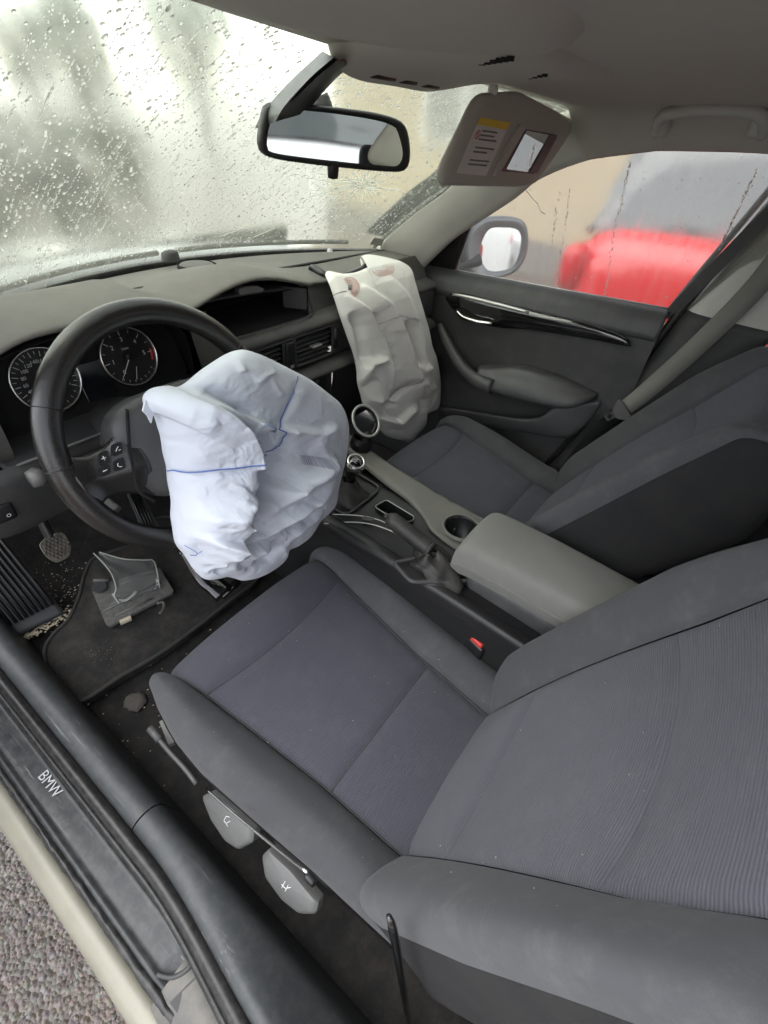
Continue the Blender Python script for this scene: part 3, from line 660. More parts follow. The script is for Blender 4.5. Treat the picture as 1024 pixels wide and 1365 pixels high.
# ================================================================== SEATS
def panel(fn, s0, s1, t0, t1, ns, nt_, tuck=(1, 1, 1, 1), depth=.0045, width=.007, puff=.005):
    """a stuffed panel of a seat surface fn(a,b); its edges dip into the seams"""
    P = np.empty((ns, nt_, 3))
    for i, s in enumerate(np.linspace(0, 1, ns)):
        for j, t in enumerate(np.linspace(0, 1, nt_)):
            b0 = t0(s) if callable(t0) else t0; b1 = t1(s) if callable(t1) else t1
            P[i, j] = fn(s0+(s1-s0)*s, b0+(b1-b0)*t)
    Nn = gnorm(P)
    du = np.linalg.norm(np.diff(P, axis=0), axis=-1).sum(0).mean(); dv = np.linalg.norm(np.diff(P, axis=1), axis=-1).sum(1).mean()
    S, T = np.meshgrid(np.linspace(0, 1, ns), np.linspace(0, 1, nt_), indexing='ij')
    d = np.full(S.shape, 9.)
    for k, e in zip(tuck, (S*du, (1-S)*du, T*dv, (1-T)*dv)):
        if k: d = np.minimum(d, e)
    h = -depth*np.exp(-(d/width)**1.6)+puff*(1-np.exp(-d/.05))
    return P, Nn, h
def flatten(P, Nn, h, sgn): return P+Nn*(h*sgn)[..., None]

def seat(label, cx, dy, dz, cush, bite, rec, group, slide):
    t = thing('front_seat', label, 'car seat', (cx, .15+dy, .33), group)
    # ---------- cushion
    prof = cr(np.array([(.385, .425), (.408, .46), (.414, .50), (.404, .535), (.375, .555), (.335, .559), (.28, .551), (.2, .540), (.1, .524), (0, .511), (-.07, .50), (-.16, .49)])+[dy, dz], 400)
    pn = np.gradient(prof, axis=0); pn = np.stack([pn[:, 1], -pn[:, 0]], -1); pn /= np.linalg.norm(pn, axis=1, keepdims=True)
    if pn[300, 1] < 0: pn = -pn
    def bof(y): return float(np.interp(-(y+dy), -prof[120:, 0], np.linspace(0, 1, 400)[120:]))
    bx = cr([(0, 0), (.25, .016), (.58, .026), (.84, .018), (.96, .004), (1.0, -.012), (.99, -.03)], 60)
    def cf(a_, b_):
        k = b_*399; i = min(int(k), 398); fr = k-i; y, z = prof[i]*(1-fr)+prof[i+1]*fr; n = pn[i]
        yy = y-dy
        s = np.interp(yy, [-.1, .0, .07, .16, .30, .39], [.140, .145, .148, .158, .174, .188])
        w_ = np.interp(yy, [-.15, 0, .12, .225, .288, .35, .388, .42], [.222, .231, .242, .251, .248, .237, .225, .216])
        if abs(a_) <= 1: x = a_*s; h = .006*(1-a_*a_)
        else:
            q = abs(a_)-1; k2 = q*59; i2 = min(int(k2), 58); f2 = k2-i2; X, hh = bx[i2]*(1-f2)+bx[i2+1]*f2
            if yy > .33: hh *= np.interp(yy, [.33, .41], [1, .5])
            if b_ < .2: hh *= np.interp(b_, [.05, .2], [.25, 1])
            x = math.copysign(s+(w_-s)*X, a_); h = hh
        return np.array([cx+x, y+n[0]*h, z+n[1]*h])
    cu = None
    bfr = lambda s: bof(.292+.018*(2*s-1)**2); brr = lambda s: bof(.048)
    sg = 1
    P, Nn, h = panel(cf, -.5, .5, .5, .6, 5, 5); sg = 1 if Nn[2, 2, 2] > 0 else -1
    def pn_(name, mat, *a, **k):
        P, Nn, h = panel(cf, *a, **k); return MB().grid(flatten(P, Nn, h, sg), flip=sg < 0).build(name, mat, t)
    pn_('cushion_front_panel', MT['rib'], -1, 1, 0.0, bfr, 40, 34, tuck=(1, 1, 0, 1))
    pn_('cushion_centre_panel', MT['rib'], -1, 1, bfr, brr, 40, 34)
    pn_('cushion_rear_panel', MT['rib'], -1, 1, brr, 1.0, 40, 28, tuck=(1, 1, 1, 0))
    pn_('cushion_bolster', MT['bol'], -2, -1, 0.0, 1.0, 34, 90, tuck=(0, 1, 0, 0))
    pn_('cushion_bolster', MT['bol'], 1, 2, 0.0, 1.0, 34, 90, tuck=(1, 0, 0, 0))
    # stitched seam across the outer bolster and the piping along the panels
    for sx in (-1, 1):
        Q = np.array([cf(sx*1.0, b_) for b_ in np.linspace(.02, .97, 80)]); MB().tube(Q-[0, 0, .0038], .0016, 6).build('seam', MT['bol'], t)
        Q = np.array([cf(sx*1.92, b_) for b_ in np.linspace(.16, .93, 80)]); MB().tube(Q, .0016, 6).build('piping', MT['bol'], t)
    for fb in (bfr, brr):
        Q = np.array([cf(a_, fb((a_+1)/2)) for a_ in np.linspace(-1, 1, 50)]); MB().tube(Q-[0, 0, .0036], .0014, 6).build('seam', MT['bol'], t)
    # seat pan and side valances
    B = prof[20]
    mb = MB()
    for sx in (-1, 1):
        G = []
        for b_ in np.linspace(.05, .985, 40):
            p = cf(sx*2.0, b_); o = cf(sx*1.97, b_)
            G.append([p+V3(-sx*.012, 0, .012), p+V3(sx*.004, 0, -.002), p+V3(sx*.006, 0, -.012), p+V3(sx*.003, 0, -.028), V3(p[0]-sx*.008, p[1], p[2]-.055), V3(p[0]-sx*.03, p[1], .39)])
        MB().grid(net(np.array(G), 40, 18)).build('side_valance', MT['gloss'] if sx < 0 else MT['black'], t)
    MB().box((cx, .12+dy, .425), (.41, .46, .085), bev=.02).build('seat_pan', MT['side'], t)
    for sx in (-1, 1):
        MB().box((cx+sx*.19, .12+dy, .352), (.035, .56, .05), bev=.006).build('rail', MT['black'], t)
    # ---------- backrest
    ca, sa = math.cos(R_(rec)), math.sin(R_(rec)); d = V3(0, -sa, ca); n = V3(0, ca, sa); o = V3(cx, *bite); HT = .60
    bb = cr([(0, 0), (.22, .014), (.5, .032), (.76, .043), (.92, .041), (1.0, .028), (1.0, .012)], 60)
    def bf(a_, b_):
        tt = -.03+b_*(HT+.03)
        s = np.interp(tt, [0, .2, .45, .6], [.138, .150, .164, .166]); w_ = np.interp(tt, [-.03, .0, .04, .1, .3, .5, .6], [.19, .215, .230, .238, .243, .240, .230])
        hc = .010*math.sin(math.pi*min(1, max(0, tt/.45)))
        if abs(a_) <= 1: x = a_*s; h = hc-.012*(1-a_*a_)*sstep(.05, .2, tt)
        else:
            q = abs(a_)-1; k2 = q*59; i2 = min(int(k2), 58); f2 = k2-i2; X, hh = bb[i2]*(1-f2)+bb[i2+1]*f2
            e = .35+.65*sstep(-.03, .09, tt); e *= 1-.55*sstep(.42, .6, tt)
            x = math.copysign(s+(w_-s)*X, a_); h = hc*(1-q)+(hh*e if hh > 0 else hh)
        r_ = max(0, -tt)*0+sstep(.02, -.03, tt)*.03          # bottom tucks under
        top = sstep(HT-.06, HT, tt); h -= .05*top*top
        return o+V3(x, 0, 0)+d*tt+n*(h-r_)
    c1 = lambda s: (.14+.03+.012*(2*s-1)**2)/(HT+.03); c2 = lambda s: (.432+.03-.018*(2*s-1)**2)/(HT+.03)
    P, Nn, h = panel(bf, -.5, .5, .5, .6, 5, 5); sb = 1 if Nn[2, 2]@n > 0 else -1
    def pb_(name, mat, *a, **k):
        P, Nn, h = panel(bf, *a, **k); return MB().grid(flatten(P, Nn, h, sb), flip=sb < 0).build(name, mat, t)
    pb_('backrest_lower_panel', MT['ribx'], -1, 1, 0.0, c1, 40, 24, tuck=(1, 1, 0, 1), puff=.008, depth=.0045)
    pb_('backrest_centre_panel', MT['ribx'], -1, 1, c1, c2, 44, 40, depth=.0045)
    pb_('backrest_upper_panel', MT['ribx'], -1, 1, c2, 1.0, 40, 26, tuck=(1, 1, 1, 0), depth=.0045)
    pb_('backrest_bolster', MT['bol'], -2, -1, 0.0, 1.0, 36, 80, tuck=(0, 1, 0, 0))
    pb_('backrest_bolster', MT['bol'], 1, 2, 0.0, 1.0, 36, 80, tuck=(1, 0, 0, 0))
    # side walls and back shell
    bs_ = np.linspace(0.0, 1, 50)
    L_ = np.array([bf(-2, b_) for b_ in bs_]); R2 = np.array([bf(2, b_) for b_ in bs_])
    bk = np.array([o+d*(-.03+b_*(HT+.03))-n*(.155-.06*sstep(.75, 1, b_)) for b_ in bs_])
    G = [L_+n*.004+V3(.006, 0, 0), L_+V3(-.003, 0, 0), L_*.4+(bk+V3(-.24, 0, 0))*.6+V3(-.0, 0, 0), bk+V3(-.225, 0, 0), bk+V3(-.15, 0, 0)-n*.01, bk-n*.015, bk+V3(.15, 0, 0)-n*.01, bk+V3(.225, 0, 0), R2*.4+(bk+V3(.24, 0, 0))*.6, R2+V3(.003, 0, 0), R2+n*.004-V3(.006, 0, 0)]
    G = np.stack(G); mb = MB().grid(net(G, 60, 50)); mb.build('back_shell', MT['side'], t)
    T_ = np.array([bf(a_, 1.0) for a_ in np.linspace(-2, 2, 30)]); T2 = T_*0+np.linspace(bk[-1]+V3(-.22, 0, 0), bk[-1]+V3(.22, 0, 0), 30)
    MB().grid(net(np.stack([T_-d*.004, T_*.6+T2*.4+d*.012, T_*.3+T2*.7+d*.01, T2-d*.004]), 12, 30)).build('top_panel', MT['bol'], t)
    B_ = np.array([bf(a_, 0.0) for a_ in np.linspace(-2, 2, 30)]); B2 = B_*0+np.linspace(bk[0]+V3(-.22, 0, 0), bk[0]+V3(.22, 0, 0), 30)
    MB().grid(net(np.stack([B_, B_*.5+B2*.5-d*.02, B2]), 8, 30)).build('bottom_panel', MT['side'], t)
    for sx in (-1, 1):
        Q = np.array([bf(sx*1.96, b_) for b_ in np.linspace(.03, .97, 70)]); MB().tube(Q, .002, 6).build('piping', MT['bol'], t)
    # headrest on two posts
    hc = o+d*(HT+.13)-n*.05
    hr = MB(); hr.box(hc, (.27, .10, .19), ax=np.array([V3(1, 0, 0), n, d]), bev=.04, seg=5); hr.build('headrest', MT['bol'], t)
    for sx in (-1, 1): MB().tube([hc+V3(sx*.07, 0, 0)-d*.17, hc+V3(sx*.07, 0, 0)-d*.06], .006, 8).build('headrest_post', MT['chrome'], t)
    return t, cf, bf, d, n, o
drv, dcf, dbf, dd_, dn_, do_ = seat('driver seat in grey ribbed cloth, dusty bolsters, adjustment levers beside the open sill', -.342, 0, 0, None, (-.09, .50), 23, 'front seats', True)
pas, pcf, pbf, pd_, pn2_, po_ = seat('passenger seat in grey ribbed cloth below the hanging white airbag', .345, .075, .04, None, (.062, .545), 31, 'front seats', False)
# driver seat extras: two levers, valance highlight, slide bar, guide bar
def lever(pts, sym):
    ln = unit(V3(-.76, 0, .65)); Q = [PL(px, py, V3(-.60, 0, .455), ln) for px, py in pts]; Q = rpoly(Q, .004, 3)
    c_ = Q.mean(0); lv = MB().grid(np.stack([Q-ln*.018, Q-ln*.003, Q*.93+c_*.07+ln*.001, Q*.8+c_*.2+ln*.0025, Q*.02+c_*.98+ln*.003]), wrap=True); ob = lv.build('adjustment_lever', MT['lever'], drv, auto=40)
    c = np.mean(Q, axis=0)+ln*.0038; mb = MB()
    r_, u_ = V3(0, -1, 0), np.cross(V3(0, -1, 0), ln)*-1
    for a_ in sym: mb.tube([c+r_*a_[0]+u_*a_[1], c+r_*a_[2]+u_*a_[3]], .0006, 4)
    mb.build('symbol', MT['white'], ob)
    return ob
lever([(268, 1062), (284, 1056), (312, 1078), (338, 1106), (336, 1124), (318, 1134), (300, 1122), (280, 1092)], [(-.006, 0, -.006, .009), (-.006, .009, 0, .012), (0, 0, .004, .008), (.0, 0, .005, -.002), (-.006, 0, 0, 0)])
lever([(348, 1142), (358, 1132), (388, 1160), (424, 1203), (420, 1220), (400, 1220), (375, 1200), (352, 1168)], [(-.007, -.002, .004, -.002), (-.004, -.006, -.004, .006), (.003, -.006, .003, .006), (.003, 0, .008, .006)])
Q = cr([AX(px, py, 0, -.604) for px, py in [(275, 1052), (310, 1083), (345, 1112), (380, 1140), (410, 1163)]], 24); MB().tube(Q, .0022, 6).build('valance_highlight', MT['chrome'], drv)  # chrome tube stands in for the highlight along the gloss black valance
MB().box(AX(414, 1172, 0, -.602), (.01, .016, .016), bev=.003).build('trim_clip', MT['black'], drv)
Q = cr([AX(204, 975, 2, .40), AX(224, 1000, 2, .40), AX(246, 1024, 2, .395), AX(262, 1045, 2, .39)], 14); MB().tube(Q, .0045, 8).build('slide_bar', MT['lever'], drv)
Q = [AX(200, 971, 2, .402), AX(213, 986, 2, .401)]; MB().tube(Q, .0075, 10).build('bar_cap', MT['lever'], drv)
MB().prism([AX(px, py, 2, .36) for px, py in [(214, 966), (222, 960), (236, 992), (226, 996)]], (0, 0, .012)).build('rail_tab', MT['silver'], drv, smooth=False)
Q = cr([AX(px, py, 0, -.607) for px, py in [(519, 1222), (522, 1230), (527, 1255), (533, 1290), (541, 1340), (549, 1400)]], 40); MB().tube(Q, np.concatenate([[.003, .0045], np.full(38, .0052)]), 12, flat=.8).build('guide_bar', MT['gloss'], drv)
# stitch rows on the outer bolster
mb = MB()
for b_ in np.linspace(.34, .9, 90):
    p = dcf(-1.62, b_); q = dcf(-1.62, b_+.0032); mb.tube([p+V3(0, 0, .0012), q+V3(0, 0, .0012)], .0006, 4)
mb.build('stitching', MT['lever'], drv)
# rear bench
rb = thing('rear_bench', 'dark grey rear bench in the shadow behind the front seats', 'car seat', (0, -.8, .34))
G = np.array([[(x, y, z+.012*math.sin(abs(x)*9)) for x in np.linspace(-.64, .64, 9)] for y, z in [(-.50, .38), (-.475, .5), (-.49, .585), (-.55, .622), (-.7, .618), (-.95, .585), (-1.05, .58)]])
MB().shell(net(G, 40, 50), .02).build('bench_cushion', MT['bol'], rb)
G = np.array([[(x, y, z) for x in np.linspace(-.64, .64, 7)] for y, z in [(-.98, .55), (-1.0, .65), (-1.1, .88), (-1.18, 1.04), (-1.24, 1.06), (-1.32, 1.02), (-1.3, .6)]])
MB().shell(net(G, 40, 30), .02).build('bench_back', MT['bol'], rb)
for x in (-.4, .4): MB().box((x, -1.22, 1.12), (.24, .09, .13), bev=.035, seg=4).build('headrest', MT['bol'], rb)

# ================================================================== DASHBOARD
db = thing('dashboard', 'dusty dark grey dashboard with instrument cowl, empty display bay and air vents', 'dashboard', (0, .8, .6))
def lip_y(x): return np.interp(x, [-.7, -.56, -.26, -.19, .11, .16, .30, .64], [.63, .605, .612, .655, .655, .685, .70, .70])
def dash_z(x, y):
    S = sstep(-.66, -.46, x)*sstep(-.178, -.30, x); T = sstep(.90, .745, y)
    z = 1.028+.057*math.exp(-((x+.05)/.17)**2)*sstep(1.0, .70, y)+.062*S*T*(1-.6*math.exp(-((x+.05)/.17)**2))
    return z-.02*sstep(.35, .66, x)*0
rows = []
for x in np.concatenate([np.linspace(-.70, -.34, 24), np.linspace(-.325, -.14, 26), np.linspace(-.12, .645, 34)]):
    yb = 1.075-.60*x*x; yl = lip_y(x); r = []
    for t in np.linspace(0, 1, 30)**.8:
        y = yb+(yl-yb)*t; r.append((x, y, dash_z(x, y)-.03*(1-t)**6-.006*t**10))
    zl = r[-1][2]; r += [(x, yl-.004, zl-.002), (x, yl-.005, zl-.005), (x, yl-.002, zl-.008), (x, yl+.02, zl-.010), (x, yl+.07, zl-.014)]
    rows.append(r)
MB().grid(np.array(rows)).build('dash_top', MT['dash'], db)
# speaker cover and sun sensor
p = V3(-.005, .885, dash_z(-.005, .885)+.001); MB().lathe([(.0405, .004), (.0425, .0035), (.0435, -.004)], p, (0, .02, 1), 40).build('cover_gap', MT['void'], db); MB().lathe([(.0, .006), (.025, .0055), (.036, .004), (.040, .0), (.0405, -.006)], p, (0, .02, 1), 40).build('speaker_cover', MT['grille'], db)
p = V3(.005, 1.0, 1.045); MB().lathe([(0, .012), (.012, .011), (.019, .006), (.021, -.01)], p, (0, 0, 1), 20).build('sun_sensor', MT['trim'], db)
# ---- instrument cluster
ic = V3(-.371, .705, .974); iu = unit(V3(0, .30, .95)); ir = unit(V3(1, -.0, 0)); inn = np.cross(ir, iu); inn = inn if inn[1] < 0 else -inn
def IC(u, v, h=0): return ic+ir*u+iu*v+inn*h
mb = MB(); mb.prism(rpoly([IC(-.165, -.075), IC(.172, -.075), IC(.165, .06), IC(.10, .088), IC(-.10, .088), IC(-.17, .06)], .03, 5), -inn*.02); cl = mb.build('instrument_cluster', MT['void'], db, smooth=False)
MB().box(IC(.0, -.022, .0015), (.052, .003, .062), ax=np.array([ir, inn, iu]), bev=.001).build('info_display', MT['screen'], cl, smooth=False)
def dial(u0, labels, a0, a1, small, unitmark):
    c0 = IC(u0, 0, .002)
    def D(r, a, h=0): return c0+(ir*math.cos(a)+iu*math.sin(a))*r+inn*h
    MB().lathe([(.0, 0.0), (.0475, .0), (.0475, -.002), (0, -.002)], c0, inn, 48).build('dial_face', MT['black'], cl, smooth=False)
    rg = MB().lathe([(.0465, -.001), (.0472, .005), (.0492, .008), (.0512, .006), (.0518, -.001)], c0, inn, 56).build('bezel_ring', MT['chrome'], cl)
    mb = MB(); n = len(labels)
    for i in range((n-1)*2+1):
        a = a0+(a1-a0)*i/((n-1)*2); r0 = .0365 if i % 2 == 0 else .040
        mb.tube([D(r0, a, .0008), D(.0445, a, .0008)], .00055 if i % 2 == 0 else .0004, 4)
        if i % 2 == 0:
            V, F = text(labels[i//2], .0105 if len(labels) < 8 else .0076, (D(.0295, a, .0006), ir, iu)); mb.add(V, F)
    for i in range(7):
        a = math.radians(-125+i*14); mb.tube([D(.041, a, .0008), D(.0445, a, .0008)], .0004, 4)
    V, F = text(unitmark, .006, (D(.014, math.radians(95), .0006), ir, iu)); mb.add(V, F)
    mb.build('dial_print', MT['white'], cl, smooth=False)
    a = a0-.02; mb = MB(); mb.tube([D(.006, a+math.pi, .0045), D(.038, a, .0035)], [.0011, .0005], 5); mb.build('needle', MT['white'], cl)
    MB().lathe([(0, .007), (.006, .006), (.0075, .002), (.0075, 0)], c0, inn, 20).build('needle_hub', MT['black'], cl)
    if small:
        mb = MB(); mb.tube([D(.041, math.radians(-95), .003), D(.020, math.radians(-75), .003)], .0006, 5); mb.build('needle', MT['white'], cl)
        P = np.array([[D(r, a, .0012) for r in (.0405, .0445)] for a in np.linspace(math.radians(-22), math.radians(4), 12)]); MB().grid(P).build('red_band', MT['red'], cl, smooth=False)
dial(-.071, ['20', '40', '60', '80', '100', '120', '140', '160', '180', '200', '220', '240', '260'], math.radians(222), math.radians(-28), False, 'km/h')
dial(.070, ['0', '1', '2', '3', '4', '5'], math.radians(232), math.radians(-2), True, '1/min')
# cowl walls around the cluster
mb = MB(); out_ = [( -.585, .615, .955), (-.58, .61, 1.02), (-.53, .60, 1.058), (-.44, .60, 1.072), (-.36, .60, 1.076), (-.29, .603, 1.066), (-.245, .61, 1.035), (-.226, .625, .995), (-.205, .655, .93)]
inn_ = [(-.535, .69, .90), (-.535, .70, .97), (-.50, .718, 1.03), (-.44, .725, 1.055), (-.36, .725, 1.058), (-.28, .725, 1.055), (-.225, .715, 1.02), (-.20, .70, .96), (-.192, .69, .90)]
MB().grid(net(np.array([out_, (np.array(out_)+np.array(inn_))/2+[0, 0, .006], inn_]), 14, 50)).build('cluster_hood', MT['black'], db)
# bezel ledge below the cluster
MB().prism(rpoly([V3(-.56, .615, .905), V3(-.20, .615, .905), V3(-.19, .70, .91), V3(-.56, .70, .91)], .01, 3), (0, 0, -.02)).build('cluster_ledge', MT['trim'], db, smooth=False)
MB().tube([V3(-.55, .612, .907), V3(-.20, .612, .907)], .0022, 6).build('ledge_strip', MT['lever'], db)
# ---- left face and knee panel
G = np.array([[(x, y+.10*sstep(-.60, -.69, x), z) for x in (-.70, -.66, -.61, -.585, -.56, -.545)] for y, z in [(.63, 1.03), (.617, 1.0), (.615, .96), (.62, .925), (.63, .908)]])
MB().grid(net(G, 20, 20)).build('side_face', MT['fascia'], db)
G = np.array([[(x, y+.07*sstep(-.60, -.69, x), z) for x in (-.70, -.6, -.5, -.4, -.3, -.2, -.12)] for y, z in [(.622, .9055), (.612, .895), (.615, .86), (.635, .80), (.66, .765), (.72, .752), (.9, .76)]])
MB().grid(net(G, 30, 30)).build('knee_panel', MT['dashl'], db)
pn = AX(2, 682, 1, .618); MB().box(pn, (.03, .02, .03), bev=.004).build('light_switch', MT['black'], db); V, F = text('O', .008, (pn+V3(.004, -.0108, -.004), (1, 0, 0), (0, 0, 1))); MB().add(V, F).build('switch_mark', MT['white'], db, smooth=False)
# ---- centre: cheek beside the cluster, bay, ledge, vents
G = np.array([[V3(-.218, .628, 1.03), V3(-.19, .652, 1.036), V3(-.155, .664, 1.035)], [V3(-.212, .632, 1.0), V3(-.18, .645, .995), V3(-.14, .655, .985)], [V3(-.20, .64, .95), V3(-.165, .642, .945), V3(-.11, .648, .95)], [V3(-.195, .64, .89), V3(-.155, .638, .88), V3(-.10, .64, .89)]])
MB().grid(net(G, 16, 14)).build('cluster_cheek', MT['fascia'], db)
pb = V3(-.158, .636, .908); sb_ = MB().lathe([(0, .010), (.013, .010), (.0145, .008), (.0145, .0)], pb, (0, -1, .25), 26).build('start_button', MT['black'], db)
MB().lathe([(.0150, 0), (.0155, .010), (.0178, .011), (.0195, .008), (.020, -.004)], pb, (0, -1, .25), 30).build('button_ring', MT['chrome'], sb_)
# bay box (open to the cabin)
bx0, bx1, bz0, bz1, by0, by1 = -.205, .112, .974, 1.054, .655, .79; bz2 = 1.006
mb = MB()
mb.add([(bx0, by0, bz0), (bx1, by0, bz0), (bx1, by1, bz0+.01), (bx0, by1, bz0+.01)], [(0, 1, 2, 3)]); mb.add([(bx0, by1, bz0+.01), (bx1, by1, bz0+.01), (bx1, by1, bz2), (bx0, by1, bz2)], [(0, 1, 2, 3)])
mb.add([(bx1, by0, bz0), (bx1, by0, 1.036), (bx1, by1, bz2), (bx1, by1, bz0+.01)], [(0, 1, 2, 3)]); mb.add([(bx0, by0, bz0), (bx0, by1, bz0+.01), (bx0, by1, bz2), (bx0, by0, 1.04)], [(0, 1, 2, 3)])
mb.add([(bx0, by0+.03, 1.03), (bx0, by1, bz2), (bx1, by1, bz2), (bx1, by0+.03, 1.026)], [(0, 1, 2, 3)])
bay = mb.build('display_bay', MT['void'], db, smooth=False)
MB().prism([(-.62, .80, .80), (.62, .80, .80), (.62, .80, 1.026), (.2, .80, 1.034), (-.05, .80, 1.046), (-.2, .80, 1.05), (-.62, .80, 1.03)], (0, .01, 0)).build('leak_stop', MT['void'], db, smooth=False)  # added plate hidden in the dash, blocks light leaking under its top
fl = cr([AX(258, 405, 1, .70), AX(285, 399, 1, .698), AX(330, 391, 1, .695), AX(370, 386, 1, .695), AX(394, 383, 1, .697)], 20)
MB().shell(np.stack([fl+V3(0, .06, .001), fl+V3(0, .03, .001), fl+V3(0, .004, .0015), fl+V3(0, -.001, -.003), fl+V3(0, .006, -.006)]), .004).build('bay_lid', MT['trim'], bay)
hq = [AX(px, py, 1, .690) for px, py in [(318, 386), (324, 383), (344, 381), (353, 386), (349, 389), (320, 393)]]; MB().prism(rpoly(hq, .003, 3), (0, .012, 0)).build('lid_handle', MT['silver'], bay, auto=40)
MB().prism(rpoly([V3(.085, .70, .985), V3(.112, .66, .985), V3(.112, .66, 1.03), V3(.085, .70, 1.03)], .004, 3), (-.004, .004, 0)).build('bay_panel', MT['trim'], bay, smooth=False)
mb = MB(); mb.tube(cr([V3(bx1+.004, by0+.012, 1.036), V3(bx1+.006, by0-.002, 1.0), V3(bx1+.002, by0-.003, .972), V3(.0, by0-.004, .970), V3(-.15, by0-.002, .972)], 40), .004, 8); mb.build('bay_frame', MT['trim'], bay)
# cheek right of the bay, running to the far end under the airbag
G = np.array([[(x, y+dy, z) for x, dy in ((.116, -.012), (.17, .0), (.3, .004), (.48, .0), (.64, -.0))] for y, z in [(.70, 1.030), (.69, 1.015), (.676, .99), (.662, .965), (.655, .955)]])
MB().grid(net(G, 16, 24)).build('passenger_fascia', MT['fascia'], db)
# ledge above the vents, full width
def bar(name, pts, x0, x1, mat, n=30, bend=0.0, parent=db):
    c = cr(np.array(pts), 26); G = np.array([[(x, p[0]+bend*(x-.05)**2, p[1]) for p in c] for x in np.linspace(x0, x1, n)]); return MB().grid(G, flip=True).build(name, mat, parent)
bar('ledge', [(.668, .974), (.650, .971), (.636, .966), (.629, .958), (.629, .952), (.634, .948), (.66, .946)], -.13, .64, MT['fascia'])
bar('vent_surround', [(.66, .950), (.640, .948), (.634, .94), (.634, .88), (.638, .868), (.66, .862)], -.13, -.086, MT['trim'], 4); bar('vent_surround', [(.66, .950), (.640, .948), (.633, .94), (.633, .88), (.638, .868), (.66, .862)], .003, .047, MT['trim'], 6); bar('vent_surround', [(.66, .950), (.640, .948), (.633, .94), (.633, .88), (.638, .868), (.66, .862)], .166, .64, MT['trim'], 10)
bar('vent_back', [(.70, .955), (.69, .94), (.69, .87), (.70, .86)], -.13, .25, MT['void'], 4)
def vent(x0, x1):
    vt = bar('air_vent', [(.66, .9485), (.642, .948), (.634, .945), (.634, .9405), (.66, .9385)], x0, x1, MT['trim'], 4); bar('vent_rim', [(.66, .878), (.634, .876), (.634, .870), (.642, .866), (.66, .864)], x0, x1, MT['trim'], 4, parent=vt)
    for z in np.linspace(.8875, .931, 5):
        MB().box(((x0+x1)/2, .648, z), (x1-x0, .026, .0028), ax=np.array([V3(1, 0, 0), unit(V3(0, 1, .22)), unit(V3(0, -.22, 1))]), bev=.001).build('slat', MT['blade'], vt)
    MB().box((x0+(x1-x0)*.55, .634, .909), (.032, .016, .006), bev=.002).build('vent_tab', MT['silver'], vt)
    return vt
vent(-.086, .003); vent(.047, .166)
hz = MB().box((.0245, .631, .910), (.026, .012, .062), bev=.004).build('hazard_button', MT['black'], db); MB().box((.0245, .6245, .885), (.010, .002, .007), bev=.0006).build('button_mark', MT['silver'], hz)
MB().tube([V3(.183, .634, .885), V3(.183, .634, .935)], .008, 10).build('vent_wheel', MT['black'], db)
# lower trim lip and radio stack
bar('lower_trim', [(.66, .864), (.640, .862), (.622, .858), (.610, .850), (.608, .842), (.616, .836), (.66, .832)], -.12, .64, MT['fascia'])
st_ = MB().prism(rpoly([V3(-.105, .648, .835), V3(.165, .648, .835), V3(.15, .63, .66), V3(-.10, .63, .66)], .015, 4), (0, .03, 0)).build('radio_panel', MT['black'], db, smooth=False)
for r_ in range(4):
    for k in range(5):
        MB().box((-.06+k*.042, .640-.1*(.815-.815), .815-r_*.026), (.034, .016, .015), bev=.003).build('radio_button', MT['trim'], st_)
MB().prism([V3(-.12, .66, .85), V3(.20, .66, .85), V3(.18, .64, .60), V3(-.12, .64, .60)], (0, .1, 0)).build('stack_body', MT['dashl'], db, smooth=False)
# glovebox front and footwell roof
G = np.array([[(x, y, z) for x in (.2, .35, .5, .66)] for y, z in [(.66, .85), (.655, .80), (.67, .70), (.70, .60), (.76, .56), (.95, .56)]]); MB().grid(net(G, 18, 14)).build('glovebox', MT['dashl'], db)
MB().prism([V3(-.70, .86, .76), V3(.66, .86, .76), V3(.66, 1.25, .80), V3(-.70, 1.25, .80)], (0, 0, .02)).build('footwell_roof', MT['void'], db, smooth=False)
# torn cover of the passenger airbag: a dark flap curling off the dash top
tp = [AX(px, py, 2, z) for px, py, z in [(417, 352, 1.045), (425, 357, 1.043), (436, 363, 1.040), (456, 363, 1.040), (475, 357, 1.042), (497, 346, 1.043)]]
c = cr(tp, 30); MB().shell(np.stack([c+V3(0, .012, -.014), c+V3(0, .004, -.002), c+V3(-.002, -.006, -.001), c+V3(-.002, -.012, -.010)]), .004).build('airbag_cover', MT['black'], db)
q = AX(440, 333, 2, 1.05); MB().lathe([(0, .003), (.006, .002), (.008, -.004)], q, (0, 0, 1), 14).build('dash_sensor', MT['label'], db)

